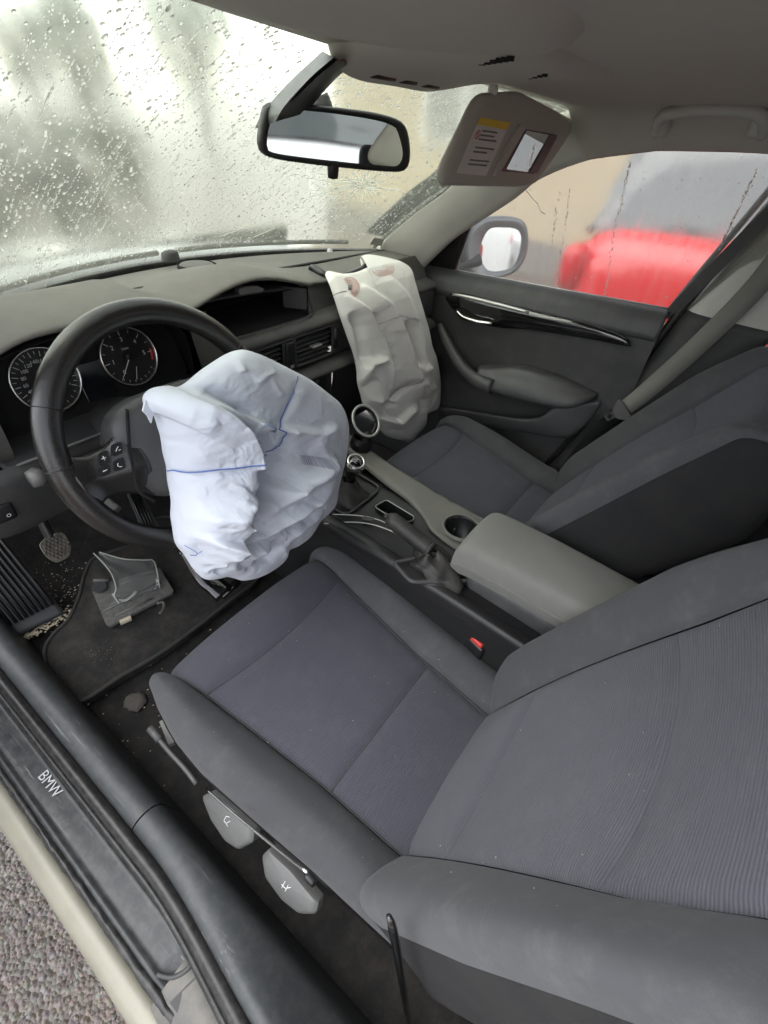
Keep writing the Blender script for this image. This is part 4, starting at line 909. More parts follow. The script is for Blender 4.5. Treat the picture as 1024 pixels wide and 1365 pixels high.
# ================================================================== STEERING WHEEL
wt = R_(22.417); wc = V3(-.3627, .4844, .9423); wn = V3(0, -math.cos(wt), math.sin(wt)); wu = V3(0, math.sin(wt), math.cos(wt)); wr = V3(1, 0, 0)
def WH(u, v, h=0): return wc+wr*u+wu*v+wn*h
def WP(px, py, h=0):
    return PL(px, py, wc+wn*h, wn)
sw = thing('steering_wheel', 'black leather steering wheel with worn rim and button spoke', 'steering wheel', wc)
a = np.linspace(0, 2*np.pi, 120, endpoint=False)
P = wc+np.outer(np.cos(a), wr)*.1725+np.outer(np.sin(a), wu)*.1725
MB().tube(P, .0178, 18, closed=True, up=wn, flat=.92).build('rim', MT['leather'], sw)
mb = MB()
for ang in (180-4, 4, 90+60, 90-60):
    c_ = WH(.1725*math.cos(R_(ang)), .1725*math.sin(R_(ang))); t_ = -wr*math.sin(R_(ang))+wu*math.cos(R_(ang)); aa = np.linspace(0, 2*np.pi, 20); rd = wr*math.cos(R_(ang))+wu*math.sin(R_(ang))
    mb.tube(np.array([c_+(rd*math.cos(x)*1.0+wn*math.sin(x)*.925)*.0181 for x in aa[:-1]]), .0008, 5, closed=True)
mb.build('rim_seam', MT['black'], sw)
# spokes: wide side spokes and a bottom spoke
def spoke(pts_a, pts_b, h, name='spoke'):
    A_ = np.array([WH(*p) for p in pts_a]); B_ = np.array([WH(*p) for p in pts_b]); mid = (A_+B_)/2+wn*h
    return MB().shell(net(np.stack([A_-wn*.012, A_, A_*.6+B_*.4+wn*h*.9, mid*.2+(A_*.4+B_*.6+wn*h)*.8, B_, B_-wn*.012]), 22, 24), .01).build(name, MT['leather'], sw)
for sx in (-1, 1):
    spoke([(sx*.168, .034, .004), (sx*.145, .016, .002), (sx*.118, .014, .008), (sx*.095, .026, .016), (sx*.075, .040, .018)], [(sx*.160, -.066, .004), (sx*.138, -.05, .0), (sx*.112, -.054, .006), (sx*.09, -.066, .012), (sx*.072, -.075, .014)], .012)
spoke([(-.04, -.165, .002), (-.036, -.12, .004), (-.034, -.08, .010)], [(.04, -.165, .002), (.036, -.12, .004), (.034, -.08, .010)], .008)
hub = rpoly([WH(-.10, .043, .012), WH(-.06, .066, .014), WH(.06, .066, .014), WH(.10, .043, .012), WH(.098, -.05, .012), WH(.07, -.088, .012), WH(-.07, -.088, .012), WH(-.098, -.05, .012)], .028, 5)
c0 = hub.mean(0); rings = [hub*1-wn*.03, hub*.995+c0*.005-wn*.002, hub*.97+c0*.03+wn*.006, hub*.85+c0*.15+wn*.012, hub*.55+c0*.45+wn*.018, hub*.2+c0*.8+wn*.02, hub*.02+c0*.98+wn*.02]
MB().grid(np.stack(rings), wrap=True, flip=True).build('hub', MT['trim'], sw)
# horn pad edge left open by the airbag
pd = cr([WP(169, 545, .026), WP(172, 590, .028), WP(178, 625, .028), WP(186, 655, .026), WP(206, 668, .022)], 20); MB().tube(pd, .0022, 6).build('pad_seam', MT['void'], sw)
def sbtn(q, mark):
    Q = rpoly([WP(*p, .0285) for p in q], .003, 3); ob = MB().prism(Q, wn*.004).build('switch', MT['black'], sw, auto=40)
    c_ = Q.mean(0)+wn*.0045; mb = MB()
    for m_ in mark: mb.tube([c_+wr*m_[0]+wu*m_[1], c_+wr*m_[2]+wu*m_[3]], .0006, 4)
    mb.build('switch_mark', MT['white'], ob)
sbtn([(130, 606), (142, 599), (144, 616), (131, 621)], [(-.003, 0, .003, 0), (0, -.003, 0, .003)]); sbtn([(131, 623), (144, 618), (146, 631), (133, 636)], [(-.003, 0, .003, 0)])
sbtn([(147, 594), (160, 588), (162, 604), (149, 609)], [(-.003, -.002, 0, .001), (0, .001, .003, .003), (.001, -.002, .004, -.002)]); sbtn([(150, 615), (163, 609), (166, 624), (152, 629)], [(-.001, .003, -.003, 0), (-.003, 0, -.001, -.003), (-.001, -.003, .002, -.003)])
# column shroud, stalks, adjust lever
co = thing('steering_column', 'dark steering column shroud with stalks behind the wheel', 'steering column', wc-wn*.09)
G = np.array([[wc-wn*h+wr*.062*math.cos(x)*k+wu*(.058*math.sin(x)*k-.012) for x in np.linspace(0, 2*math.pi, 28, endpoint=False)] for h, k in ((.035, .55), (.05, .9), (.09, 1.05), (.16, 1.15), (.24, 1.25))]); MB().grid(G, wrap=True).build('shroud', MT['dashl'], co)
for sx in (-1, 1):
    e = wc-wn*.075+wr*sx*.178+wu*.0; s0_ = wc-wn*.08+wr*sx*.05+wu*.0
    sk = MB().tube(cr([s0_, (s0_+e)/2-wu*.004, e], 10), np.linspace(.008, .011, 10), 10).build('stalk', MT['black'], co)
    MB().tube([e-wr*sx*.002, e+wr*sx*.006, e+wr*sx*.016], [.013, .0145, .012], 12).build('stalk_end', MT['lever'], sk)
p = AX(146, 678, 1, .50); MB().box(p, (.024, .03, .011), ax=np.array([unit(V3(.9, 0, .4)), V3(0, 1, 0), unit(V3(-.4, 0, .9))]), bev=.003).build('adjust_lever', MT['lever'], co)
p = AX(137, 661, 1, .50); MB().box(p, (.012, .01, .006), bev=.002).build('release_tab', MT['lever'], co)

# ================================================================== AIRBAGS
def pdist(PX, PY, poly):
    """distance to a polyline and side (+ left of travel), for arrays of points"""
    poly = np.asarray(poly, float); best = np.full(PX.shape, 1e9); side = np.zeros(PX.shape); tt = np.zeros(PX.shape); n = len(poly)-1
    for i in range(n):
        a, b = poly[i], poly[i+1]; ab = b-a; L2 = ab@ab+1e-9
        t = np.clip(((PX-a[0])*ab[0]+(PY-a[1])*ab[1])/L2, 0, 1); dx = PX-(a[0]+ab[0]*t); dy = PY-(a[1]+ab[1]*t); d = np.hypot(dx, dy)
        cr_ = ab[0]*(PY-a[1])-ab[1]*(PX-a[0]); m = d < best
        best = np.where(m, d, best); side = np.where(m, np.sign(cr_), side); tt = np.where(m, (i+t)/n, tt)
    return best, side, tt
def smooth_noise(shape_px, PX, PY, sc_, seed):
    r = np.random.default_rng(seed); h = np.zeros(PX.shape)
    for k in range(26):
        a = r.uniform(0, 6.28); f = r.uniform(.6, 1.6)/sc_; h += np.sin((PX*math.cos(a)+PY*math.sin(a))*f*6.28+r.uniform(0, 6.28)+1.3*np.sin((PX*math.sin(a)-PY*math.cos(a))*f*2.2+r.uniform(0, 6.28)))
    return h/5
class Bag:
    """cloth lying on a base sheet; folds given as polylines in photo pixels, heights in metres"""
    def __init__(s, base, normal, folds, seed): s.base, s.normal, s.folds, s.seed = base, normal, folds, seed
    def height(s, PX, PY):
        h = np.zeros(PX.shape)
        for f in s.folds:
            d, sd, t = pdist(PX, PY, f['p']); A = f['a']*np.clip(np.minimum(t, 1-t)/.18, 0, 1)**.7 if f.get('fade', True) else f['a']
            if 'w2' in f: h += A*np.where(sd > 0, np.exp(-(d/f['w'])**1.3), np.exp(-(d/f['w2'])**2))
            else: h += A*np.exp(-(d/f['w'])**1.5)
        n1 = smooth_noise(None, PX, PY, 55, s.seed); n2 = smooth_noise(None, PX+9*n1, PY-7*n1, 24, s.seed+1); n3 = smooth_noise(None, PX+4*n2, PY+4*n1, 11, s.seed+2)
        a_ = s.amp(PX, PY); h += s.na*(.0030*n1*a_-.0020*np.abs(n2)*a_-.0006*np.abs(n3)*a_)
        r = np.random.default_rng(s.seed+9)
        x0, x1, y0, y1 = s.o[:, 0].min(), s.o[:, 0].max(), s.o[:, 1].min(), s.o[:, 1].max()
        for k in range(s.ncr):                                       # short sharp creases
            cx, cy_ = r.uniform(x0, x1), y0+(y1-y0)*r.uniform(0, 1)**.8; a0 = r.uniform(0, 3.14) if s.dir is None else s.dir+r.normal(0, .25); L1 = r.uniform(10, 34)*(1 if s.dir is None else 1.8); bx_, by_ = cx+math.cos(a0)*L1, cy_+math.sin(a0)*L1
            d, sd, t = pdist(PX, PY, [(cx, cy_), ((cx+bx_)/2+r.normal(0, 3), (cy_+by_)/2+r.normal(0, 3)), (bx_, by_)])
            w1 = r.uniform(2.2, 5); A = r.choice([-1, 1])*r.uniform(.002, .0062)*np.clip(np.minimum(t, 1-t)/.4, 0, 1); h += a_*A*np.where(sd > 0, np.exp(-(d/(w1*2.2))**1.3), np.exp(-(d/w1)**2))
        return h
    na = 1.0; ncr = 44; dir = None
    def amp(s, PX, PY): return np.ones(PX.shape)
    def pt(s, PX, PY, extra=0.0):
        B = s.base(PX, PY); return B+s.normal(B)*(s.height(PX, PY)+s.bulge(PX, PY)+extra)[..., None]
    def mesh(s, outline, centre, name, mat, parent, NA=360, NR=110, depth=.05, back=.03):
        o = cr(np.array(outline, float), NA, closed=True); r = np.linspace(0, 1, NR)**.8
        PX = centre[0]+(o[:, 0]-centre[0])[None]*r[:, None]; PY = centre[1]+(o[:, 1]-centre[1])[None]*r[:, None]
        s.o = o; s.c = centre; s.depth = depth
        B = s.base(PX, PY); Nn = s.normal(B)
        e = (1-r**6)[:, None]                                    # folds fade where the edge rolls to the back
        F = B+Nn*((s.height(PX, PY)*e+s.bulge(PX, PY)))[..., None]
        Bk = B-Nn*(back*np.sqrt(np.clip(1-r**5, 0, 1))[:, None]*(1+.25*smooth_noise(None, PX, PY, 60, s.seed+5)))[..., None]
        G = np.concatenate([F, Bk[::-1][1:]], 0)
        return MB().grid(G, wrap=True).build(name, mat, parent)
    def bulge(s, PX, PY):
        ang = np.arctan2(s.o[:, 1]-s.c[1], s.o[:, 0]-s.c[0]); rr = np.hypot(s.o[:, 0]-s.c[0], s.o[:, 1]-s.c[1]); k = np.argsort(ang)
        A = np.arctan2(PY-s.c[1], PX-s.c[0]); R0 = np.interp(A, ang[k], rr[k], period=2*np.pi); q = np.clip(np.hypot(PX-s.c[0], PY-s.c[1])/R0, 0, 1)
        return s.depth*np.sqrt(np.clip(1-q**6, 0, 1))
    def line(s, pts, n, extra): 
        q = cr(np.array(pts, float), n); return s.pt(q[:, 0], q[:, 1], extra)
bt = R_(13.3); bn_ = V3(0, -math.cos(bt), math.sin(bt)); bp0 = V3(0, .45, 1.0)
def base1(PX, PY):
    d = rays(PX, PY); t = ((bp0-CAM)@bn_)/(d@bn_); return CAM+d*t[..., None]
def remap(L_, base, normal, D):
    """photo pixels of a point on the bulged front -> pixels of its foot on the base sheet"""
    P = np.array(L_, float); q = P.copy()
    for _ in range(4):
        B = base(q[:, 0], q[:, 1]); q = q+(P-PJ(B+normal(B)*D))*.9
    return [tuple(x) for x in q]
C4 = lambda L_: remap([(180+x*.293, 460+y*.293) for x, y in L_], base1, lambda B: np.broadcast_to(bn_, B.shape), .046)
folds1 = [
 dict(p=C4([(110, 190), (240, 235), (340, 290), (430, 380), (485, 470), (497, 560), (482, 700), (450, 800)]), a=0.0527, w=70, w2=5, fade=False),     # left lobe over the valley
 dict(p=C4([(205, 195), (330, 240), (460, 310), (590, 372), (612, 385)]), a=0.0310, w=26, w2=4),
 dict(p=C4([(590, 372), (625, 460), (655, 540)]), a=-0.0202, w=20, w2=4),
 dict(p=C4([(520, 520), (560, 600), (590, 645), (640, 520)]), a=-0.0527, w=13),
 dict(p=C4([(470, 810), (520, 720), (560, 640)]), a=-0.0465, w=12),
 dict(p=C4([(590, 660), (700, 650), (740, 600), (860, 560)]), a=0.0217, w=9),
 dict(p=C4([(450, 815), (600, 740), (740, 640), (860, 560), (930, 520)]), a=0.0341, w=22, w2=9),
 dict(p=C4([(240, 880), (330, 800), (420, 740), (470, 650)]), a=0.0217, w=18),
 dict(p=C4([(240, 870), (330, 890), (450, 905), (560, 860), (660, 780), (800, 700), (920, 600)]), a=0.0372, w=26, w2=7),
 dict(p=C4([(440, 910), (560, 880), (640, 830), (760, 790), (860, 730)]), a=-0.0279, w=8),
 dict(p=C4([(610, 880), (640, 930), (620, 980), (540, 1000)]), a=-0.0248, w=7),
 dict(p=C4([(280, 880), (320, 950), (360, 1000), (350, 1050)]), a=-0.0202, w=6), dict(p=C4([(400, 940), (420, 1010), (400, 1060)]), a=-0.0217, w=6), dict(p=C4([(330, 930), (420, 960), (520, 950), (600, 900)]), a=0.0186, w=8),
 dict(p=C4([(300, 990), (400, 1000), (480, 1030), (560, 1010)]), a=0.0186, w=7), dict(p=C4([(470, 960), (500, 1010), (560, 1030)]), a=-0.0170, w=5),
 dict(p=C4([(510, 30), (515, 90), (520, 130)]), a=0.0093, w=5), dict(p=C4([(780, 150), (720, 270), (665, 370)]), a=-0.0062, w=5),
 dict(p=C4([(660, 390), (760, 400), (860, 410), (950, 380)]), a=0.0155, w=16, w2=7), dict(p=C4([(700, 400), (690, 470), (650, 510)]), a=-0.0155, w=7),
 dict(p=C4([(300, 180), (420, 240), (560, 330)]), a=-0.0186, w=10),
 dict(p=C4([(150, 620), (250, 600), (350, 570), (490, 540)]), a=-0.0093, w=4), dict(p=C4([(120, 420), (220, 380), (300, 330)]), a=0.0093, w=8), dict(p=C4([(160, 700), (260, 740), (330, 800)]), a=0.0109, w=10),
 dict(p=C4([(180, 850), (240, 800), (330, 760), (430, 740)]), a=0.0124, w=9), dict(p=C4([(200, 920), (260, 900), (330, 940)]), a=-0.0155, w=7), dict(p=C4([(680, 900), (760, 830), (860, 760)]), a=0.0155, w=8),
 dict(p=C4([(820, 420), (870, 500), (900, 600)]), a=0.0093, w=10), dict(p=C4([(560, 180), (620, 140), (680, 120)]), a=0.0062, w=5), dict(p=C4([(640, 150), (660, 200), (690, 240)]), a=0.0047, w=4),
]
ab1 = thing('driver_airbag', 'crumpled bluish white driver airbag hanging from the steering wheel hub', 'airbag', (-.26, .40, .69))
B1 = Bag(base1, lambda B: np.broadcast_to(bn_, B.shape), folds1, 11); B1.na = .45; B1.ncr = 95
B1.amp = lambda PX, PY: np.interp(PY, [470, 560, 700, 770], [.45, .7, 1.0, 1.5])
out1 = [(192, 531), (203, 519), (222, 514), (240, 515), (262, 500), (284, 483), (305, 471), (324, 466), (345, 472), (362, 480), (386, 492), (409, 504), (432, 521), (452, 539), (461, 565), (460, 590), (457, 612), (448, 648), (444, 671), (434, 684), (423, 694), (409, 715), (394, 727), (379, 734), (373, 749), (356, 762), (338, 770), (321, 773), (309, 770), (297, 768), (284, 771), (271, 771), (258, 758), (247, 741), (238, 730), (233, 718), (230, 692), (228, 665), (226, 645), (224, 624), (220, 606), (217, 592), (213, 572), (208, 553), (197, 546)]
cush1 = B1.mesh(out1, (322, 622), 'bag_cloth', MT['bag1'], ab1, NA=420, NR=130, depth=.042, back=.03)
# hanging scrap at the left corner of the bag
q = [(190, 533), (187, 547), (193, 553), (198, 563), (201, 549), (210, 548), (212, 540), (200, 533)]
Q = [base1(np.array([float(x)]), np.array([float(y)]))[0]+bn_*.004 for x, y in q]; c = np.mean(Q, 0)
MB().prism(Q, bn_*.004).build('torn_corner', MT['bag1'], ab1, auto=30)
# blue seam threads, vent tab and printed code
th = MB()
for L_ in ([(783, 148), (745, 215), (705, 290), (672, 360), (662, 385)], [(662, 385), (690, 405), (684, 455), (645, 500)], [(640, 512), (570, 545), (500, 565)], [(205, 596), (260, 580), (330, 558), (420, 535), (492, 515)]):
    th.tube(B1.line(C4(L_), 60, .0014), .0011, 5)
th.build('seam_thread', MT['bluethread'], ab1)
G = np.stack([B1.line(C4([(556, 344), (600, 360), (645, 384)]), 16, .006), B1.line(C4([(556, 358), (598, 376), (640, 400)]), 16, .004)]); MB().shell(G, .0012).build('vent_tab', plain('blue_grey_tape', (.2, .3, .42), .6), ab1)
mb = MB(); x = 752.0
while x < 866:
    w_ = rng.uniform(1.5, 5); y0 = 500+(x-752)*.10
    Pq = np.array(C4([(x, y0), (x+w_, y0), (x+w_+6, y0+42), (x+6, y0+42)])); V = B1.pt(Pq[:, 0], Pq[:, 1], .0022); mb.add(V, [(0, 1, 2, 3)]); x += w_+rng.uniform(2, 5)
for k in range(6):
    x = 888+k*7; Pq = np.array(C4([(x, 532+k), (x+4, 532+k), (x+6, 552+k), (x+2, 552+k)])); mb.add(B1.pt(Pq[:, 0], Pq[:, 1], .0022), [(0, 1, 2, 3)])
mb.build('printed_code', plain('faded_print', (.36, .37, .45), .8), ab1, smooth=False)
mb = MB(); mb.tube(B1.line(C4([(262, 930), (284, 948), (278, 970)]), 10, .0015), .0007, 4); mb.tube(B1.line(C4([(284, 948), (304, 938)]), 8, .0015), .0007, 4); mb.build('pen_mark', MT['bluethread'], ab1)

# ---- passenger airbag, draped over the front of the dash
C5o = lambda L_: [(400+x*.205, 330+y*.205) for x, y in L_]
gz = np.array([.45, .55, .70, .80, .90, .96, 1.0, 1.025, 1.040, 1.048]); gy = np.array([.555, .560, .572, .585, .603, .620, .640, .665, .715, .775])
def base2(PX, PY):
    d = rays(PX, PY); lo = np.full(PX.shape, .9); hi = np.full(PX.shape, 2.4); d = d/d[..., 1:2]*1.0     # parameter = distance along car forward
    lo = np.full(PX.shape, .5); hi = np.full(PX.shape, 1.05)
    for _ in range(40):
        m = (lo+hi)/2; z = CAM[2]+d[..., 2]*m; y = CAM[1]+m; f = y-np.interp(z, gz, gy); hi = np.where(f > 0, m, hi); lo = np.where(f > 0, lo, m)
    return CAM+d*((lo+hi)/2)[..., None]
def norm2(B):
    z = B[..., 2]; dy = (np.interp(z+.02, gz, gy)-np.interp(z-.02, gz, gy))/.04; n = np.stack([np.zeros_like(z), -np.ones_like(z), dy], -1); return n/np.linalg.norm(n, axis=-1, keepdims=True)
C5 = lambda L_: remap(C5o(L_), base2, norm2, .024)
folds2 = [
 dict(p=C5([(300, 300), (420, 420), (520, 580), (570, 720), (600, 930)]), a=0.0234, w=7, w2=4),
 dict(p=C5([(340, 420), (390, 520), (415, 640), (440, 790)]), a=-0.0312, w=5), dict(p=C5([(270, 400), (330, 560), (400, 700)]), a=0.0156, w=7),
 dict(p=C5([(400, 240), (560, 380), (660, 560), (740, 780), (800, 980)]), a=0.0260, w=11, w2=5), dict(p=C5([(480, 420), (550, 600), (620, 800)]), a=-0.0130, w=6),
 dict(p=C5([(560, 160), (680, 330), (760, 520), (800, 700), (860, 900)]), a=0.0182, w=10, w2=6), dict(p=C5([(690, 470), (740, 640), (780, 830)]), a=-0.0182, w=6),
 dict(p=C5([(370, 880), (430, 840), (470, 760), (560, 720)]), a=0.0182, w=6), dict(p=C5([(400, 980), (430, 920), (520, 860)]), a=-0.0156, w=5),
 dict(p=C5([(590, 1010), (620, 960), (700, 900), (800, 860)]), a=-0.0104, w=4), dict(p=C5([(490, 1120), (580, 1130), (660, 1150), (720, 1070), (790, 1040)]), a=0.0182, w=7, w2=4),
 dict(p=C5([(600, 1000), (590, 1060), (660, 1140)]), a=-0.0182, w=5), dict(p=C5([(790, 860), (850, 920), (900, 900)]), a=0.0156, w=6), dict(p=C5([(810, 980), (820, 1080)]), a=-0.0234, w=5),
 dict(p=C5([(760, 760), (800, 800), (850, 760)]), a=0.0130, w=5), dict(p=C5([(420, 1010), (480, 1000), (560, 1010)]), a=0.0130, w=6), dict(p=C5([(520, 1200), (620, 1190), (740, 1210)]), a=-0.0104, w=4),
]
ab2 = thing('passenger_airbag', 'limp white passenger airbag with red stitched vents draped over the dashboard', 'airbag', (.40, .56, .58))
B2 = Bag(base2, norm2, folds2, 23); B2.na = .2; B2.ncr = 26; B2.dir = 1.25; B2.amp = lambda PX, PY: np.interp(PY, [345, 420, 520, 590], [.25, .45, .8, 1.0])
out2 = C5o([(165, 165), (260, 176), (370, 160), (450, 125), (480, 100), (475, 82), (390, 68), (430, 52), (500, 58), (600, 80), (660, 100), (715, 140), (740, 220), (760, 290), (800, 420), (832, 530), (855, 640), (885, 720), (905, 830), (910, 920), (900, 1035), (850, 1070), (824, 1085), (815, 1150), (770, 1210), (722, 1265), (670, 1255), (620, 1245), (560, 1225), (520, 1190), (470, 1110), (415, 1030), (395, 960), (372, 880), (368, 790), (345, 690), (310, 590), (270, 480), (230, 350), (195, 250)])
B2.mesh(out2, tuple(C5o([(580, 640)])[0]), 'bag_cloth', MT['bag2'], ab2, depth=.022, back=.010)
th = MB()
def arcs(cx, cy_, rs, a0, a1, sq):
    for r in rs:
        P = [(cx+r*math.cos(a), cy_+r*sq*math.sin(a)) for a in np.linspace(a0, a1, 24)]; th.tube(B2.line(C5(P), 40, .0014), .0005, 4)
arcs(325, 255, (22, 32, 42, 52, 62), -2.2, 1.3, 1.15); th.build('vent_stitching', MT['redthread'], ab2)
th = MB(); arcs(545, 128, (24, 36, 48, 60, 72), -.5, 2.9, .75); th.build('vent_stitching', MT['redthread'], ab2)
MB().shell(np.stack([B2.line(C5([(316, 238), (340, 240)]), 6, .002), B2.line(C5([(318, 272), (338, 270)]), 6, .002)]), .001).build('vent_hole', MT['ink'], ab2)
th = MB(); th.tube(B2.line(C5([(205, 280), (260, 280), (310, 278)]), 20, .0012), .0006, 4); th.tube(B2.line(C5([(600, 980), (660, 920), (740, 890), (800, 855)]), 20, .0012), .0006, 4); th.tube(B2.line(C5([(520, 500), (580, 460), (620, 440)]), 20, .0012), .0005, 4); th.build('seam_thread', MT['lever'], ab2)
mb = MB(); x = 615.0
while x < 765:
    w_ = rng.uniform(3, 7); y0 = 425+(x-615)*.30; Pq = np.array(C5([(x, y0), (x+w_, y0+2), (x+w_, y0+18), (x, y0+16)])); mb.add(B2.pt(Pq[:, 0], Pq[:, 1], .002), [(0, 1, 2, 3)]); x += w_+rng.uniform(2, 7)
mb.build('printed_code', plain('pale_print', (.5, .48, .55), .8), ab2, smooth=False)

# ================================================================== CENTRE CONSOLE
cs = thing('centre_console', 'dark centre console with pale rim, cup holder and storage tray between the seats', 'console', (0, .2, .33))
# body: two side walls and the top, swept along the car; real openings for the cup holder and the tray
cc = V3(.075, AX(610, 708, 2, .642)[1], .640)
tq = rpoly([AX(px, py, 2, .638) for px, py in [(499, 676), (515, 667), (553, 690), (549, 696), (530, 696)]], .008, 4)
HOLES = [np.array([cc+.0375*V3(math.cos(a_), math.sin(a_), 0) for a_ in np.linspace(0, 2*math.pi, 40, endpoint=False)]), tq]
G = np.array([[(-.115, y, .33), (-.122, y, .45), (-.124, y, zl-.03), (-.118, y, zl-.004), (-.10, y, zl), (-.085, y, zl-.006)] for y, zl in [(.66, .70), (.55, .665), (.45, .648), (.3, .642), (.15, .638), (.02, .634), (-.12, .625), (-.3, .61)]])
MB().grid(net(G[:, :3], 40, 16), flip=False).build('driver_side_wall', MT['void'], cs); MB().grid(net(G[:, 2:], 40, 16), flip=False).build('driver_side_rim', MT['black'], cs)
G = np.array([[(.15, y, .33), (.155, y, .45), (.152, y, zl-.03), (.146, y, zl-.004), (.128, y, zl), (x1, y, zl-.002), (x1-.006, y, zl-.012)] for y, zl, x1 in [(.66, .72, .12), (.56, .69, .108), (.46, .668, .098), (.38, .655, .088), (.3, .648, .078), (.24, .642, .055), (.20, .64, .032), (.14, .636, .022), (.08, .634, .022), (.04, .632, .03)]])
MB().grid(net(G, 220, 110), flip=True).cut(HOLES).build('passenger_side_rim', MT['trimg'], cs)
G = np.array([[(-.09, y, zl-.004), (-.04, y, zl-.010), (.02, y, zl-.010), (.075, y, zl-.006), (.115, y, zl-.016)] for y, zl in [(.66, .69), (.56, .662), (.46, .648), (.36, .642), (.25, .640), (.1, .638), (-.05, .63), (-.3, .61)]])
MB().grid(net(G, 200, 80), flip=True).cut(HOLES).build('top_panel', MT['black'], cs)
# cup holder: ring, sleeve and floor
mb = MB().lathe([(.046, .0005), (.043, .003), (.039, .0025), (.0365, -.003), (.034, -.05), (.0, -.052)], cc, (0, 0, 1), 36); ch = mb.build('cup_holder', MT['black'], cs)
MB().lathe([(.047, -.002), (.045, .0034), (.041, .0042), (.0385, .001)], cc, (0, 0, 1), 40).build('cup_holder_ring', MT['trimg'], ch)
MB().box(cc+V3(.01, .02, -.03), (.006, .004, .014), bev=.001).build('cup_clip', MT['lever'], ch)
# storage tray
ctr = tq.mean(0); tr_ = MB().grid(np.stack([tq+V3(0, 0, .002), tq*.96+ctr*.04-V3(0, 0, .03), tq*.5+ctr*.5-V3(0, 0, .032), tq*.02+ctr*.98-V3(0, 0, .032)]), wrap=True).build('storage_tray', MT['void'], cs, smooth=False); MB().tube(tq+V3(0, 0, .002), .0013, 6, closed=True).build('tray_frame', MT['silver'], tr_)
# bright accent lines on the driver side
for L_ in ([(425, 686), (460, 686), (490, 689), (510, 695), (522, 702)], [(432, 698), (470, 696), (500, 700), (532, 712)]):
    MB().tube(cr([AX(px, py, 2, .640) for px, py in L_], 24), .0014, 6).build('accent_line', MT['silver'], cs)
q = rpoly([AX(px, py, 2, .641) for px, py in [(484, 689), (500, 692), (496, 695), (482, 693)]], .002, 2); MB().prism(q, (0, 0, .003)).build('switch', MT['trim'], cs, smooth=False)
# handbrake frame
hq = rpoly([AX(px, py, 2, .640) for px, py in [(525, 750), (560, 742), (625, 752), (640, 768), (615, 775), (548, 776)]], .012, 4); MB().tube(hq, .0045, 8, closed=True).build('boot_frame', MT['trim'], cs)
MB().prism(hq, (0, 0, -.006)).build('boot_base', MT['black'], cs, smooth=False)
# ---- gear lever
gl = thing('gear_lever', 'gear lever with round silver shift knob in a dark gaiter', 'gear lever', (-.01, .43, .64))
kc = V3(*AX(474, 617, 1, .40)); kn = unit(V3(-.15, -.35, .93))
MB().lathe([(0, .008), (.016, .008), (.0165, .0065)], kc, kn, 36).build('knob_cap', MT['gloss'], gl)
MB().lathe([(.0165, .0072), (.0185, .0085), (.0215, .006), (.0235, -.002), (.022, -.010), (.017, -.018), (.0135, -.028)], kc, kn, 36).build('knob_ring', MT['chrome'], gl)
mb = MB(); u1 = unit(np.cross(V3(0, 1, 0), kn)); u2 = np.cross(kn, u1); o_ = kc+kn*.0086
for s_ in (-.006, 0, .006): mb.tube([o_+u1*s_-u2*.005, o_+u1*s_+u2*.005], .0006, 4)
mb.tube([o_-u1*.006, o_+u1*.006], .0006, 4); mb.build('shift_pattern', MT['white'], gl)
gb = V3(-.005, .435, .637)
MB().tube(cr([kc-kn*.022, kc-kn*.05, kc*.35+gb*.65, gb], 10), np.linspace(.0125, .010, 10), 14).build('shaft', MT['leather'], gl)
G = []
for h, r in ((.06, .014), (.045, .02), (.03, .028), (.016, .04), (.004, .05), (-.006, .056)):
    G.append([gb+(kc-gb)*h/.13+V3(math.cos(x)*r*(1+.10*math.sin(5*x+h*90)), math.sin(x)*r*1.15*(1+.10*math.sin(5*x+h*90)), 0) for x in np.linspace(0, 2*math.pi, 60, endpoint=False)])
MB().grid(np.array(G), wrap=True).build('gaiter', MT['boot'], gl)
q = rpoly([V3(-.075, .50, .651), V3(.065, .50, .653), V3(.068, .375, .640), V3(-.07, .375, .638)], .025, 5); MB().tube(q, .003, 6, closed=True).build('gaiter_frame', MT['trim'], gl)
# ---- handbrake
hb = thing('handbrake', 'black leather handbrake lever with gathered gaiter', 'handbrake', (-.05, .13, .61))
t0_, t1_, t2_ = V3(*AX(517, 689, 1, .265)), V3(*AX(573, 733, 1, .155)), V3(*AX(605, 760, 1, .10))
hd_ = unit(t0_-t1_); P = cr([t0_, t0_*.7+t1_*.3, t0_*.3+t1_*.7, t1_], 20)
MB().tube(P, np.concatenate([[.0105, .0145], np.full(14, .0172), [.0172, .0170, .0165, .0155]]), 16, flat=1.1).build('grip', MT['boot'], hb)
MB().tube([t0_-hd_*.002, t0_+hd_*.007], [.0065, .006], 12).build('release_button', MT['blade'], hb)
MB().lathe([(.0160, -.004), (.0185, -.003), (.0185, .003), (.0160, .004)], t1_, hd_, 24).build('grip_collar', MT['boot'], hb)
G = []; ax1 = unit(t2_-t1_); e0 = V3(-.055, .13, .628)
for k, (f, rx, ry) in enumerate([(0, .017, .017), (.15, .023, .026), (.4, .030, .040), (.65, .037, .052), (.88, .044, .062), (1.0, .050, .068)]):
    c_ = t1_+(V3(*AX(586, 760, 2, .634))-t1_)*f
    G.append([c_+V3(math.cos(x)*rx*(1+.13*math.sin(6*x+k*1.7)), math.sin(x)*ry*(1+.13*math.sin(6*x+k*1.7)), .006*math.sin(4*x+k)*(1-f)) for x in np.linspace(0, 2*math.pi, 64, endpoint=False)])
MB().grid(net(np.array(G), 26, 64), wrap=True).build('gaiter', MT['boot'], hb)
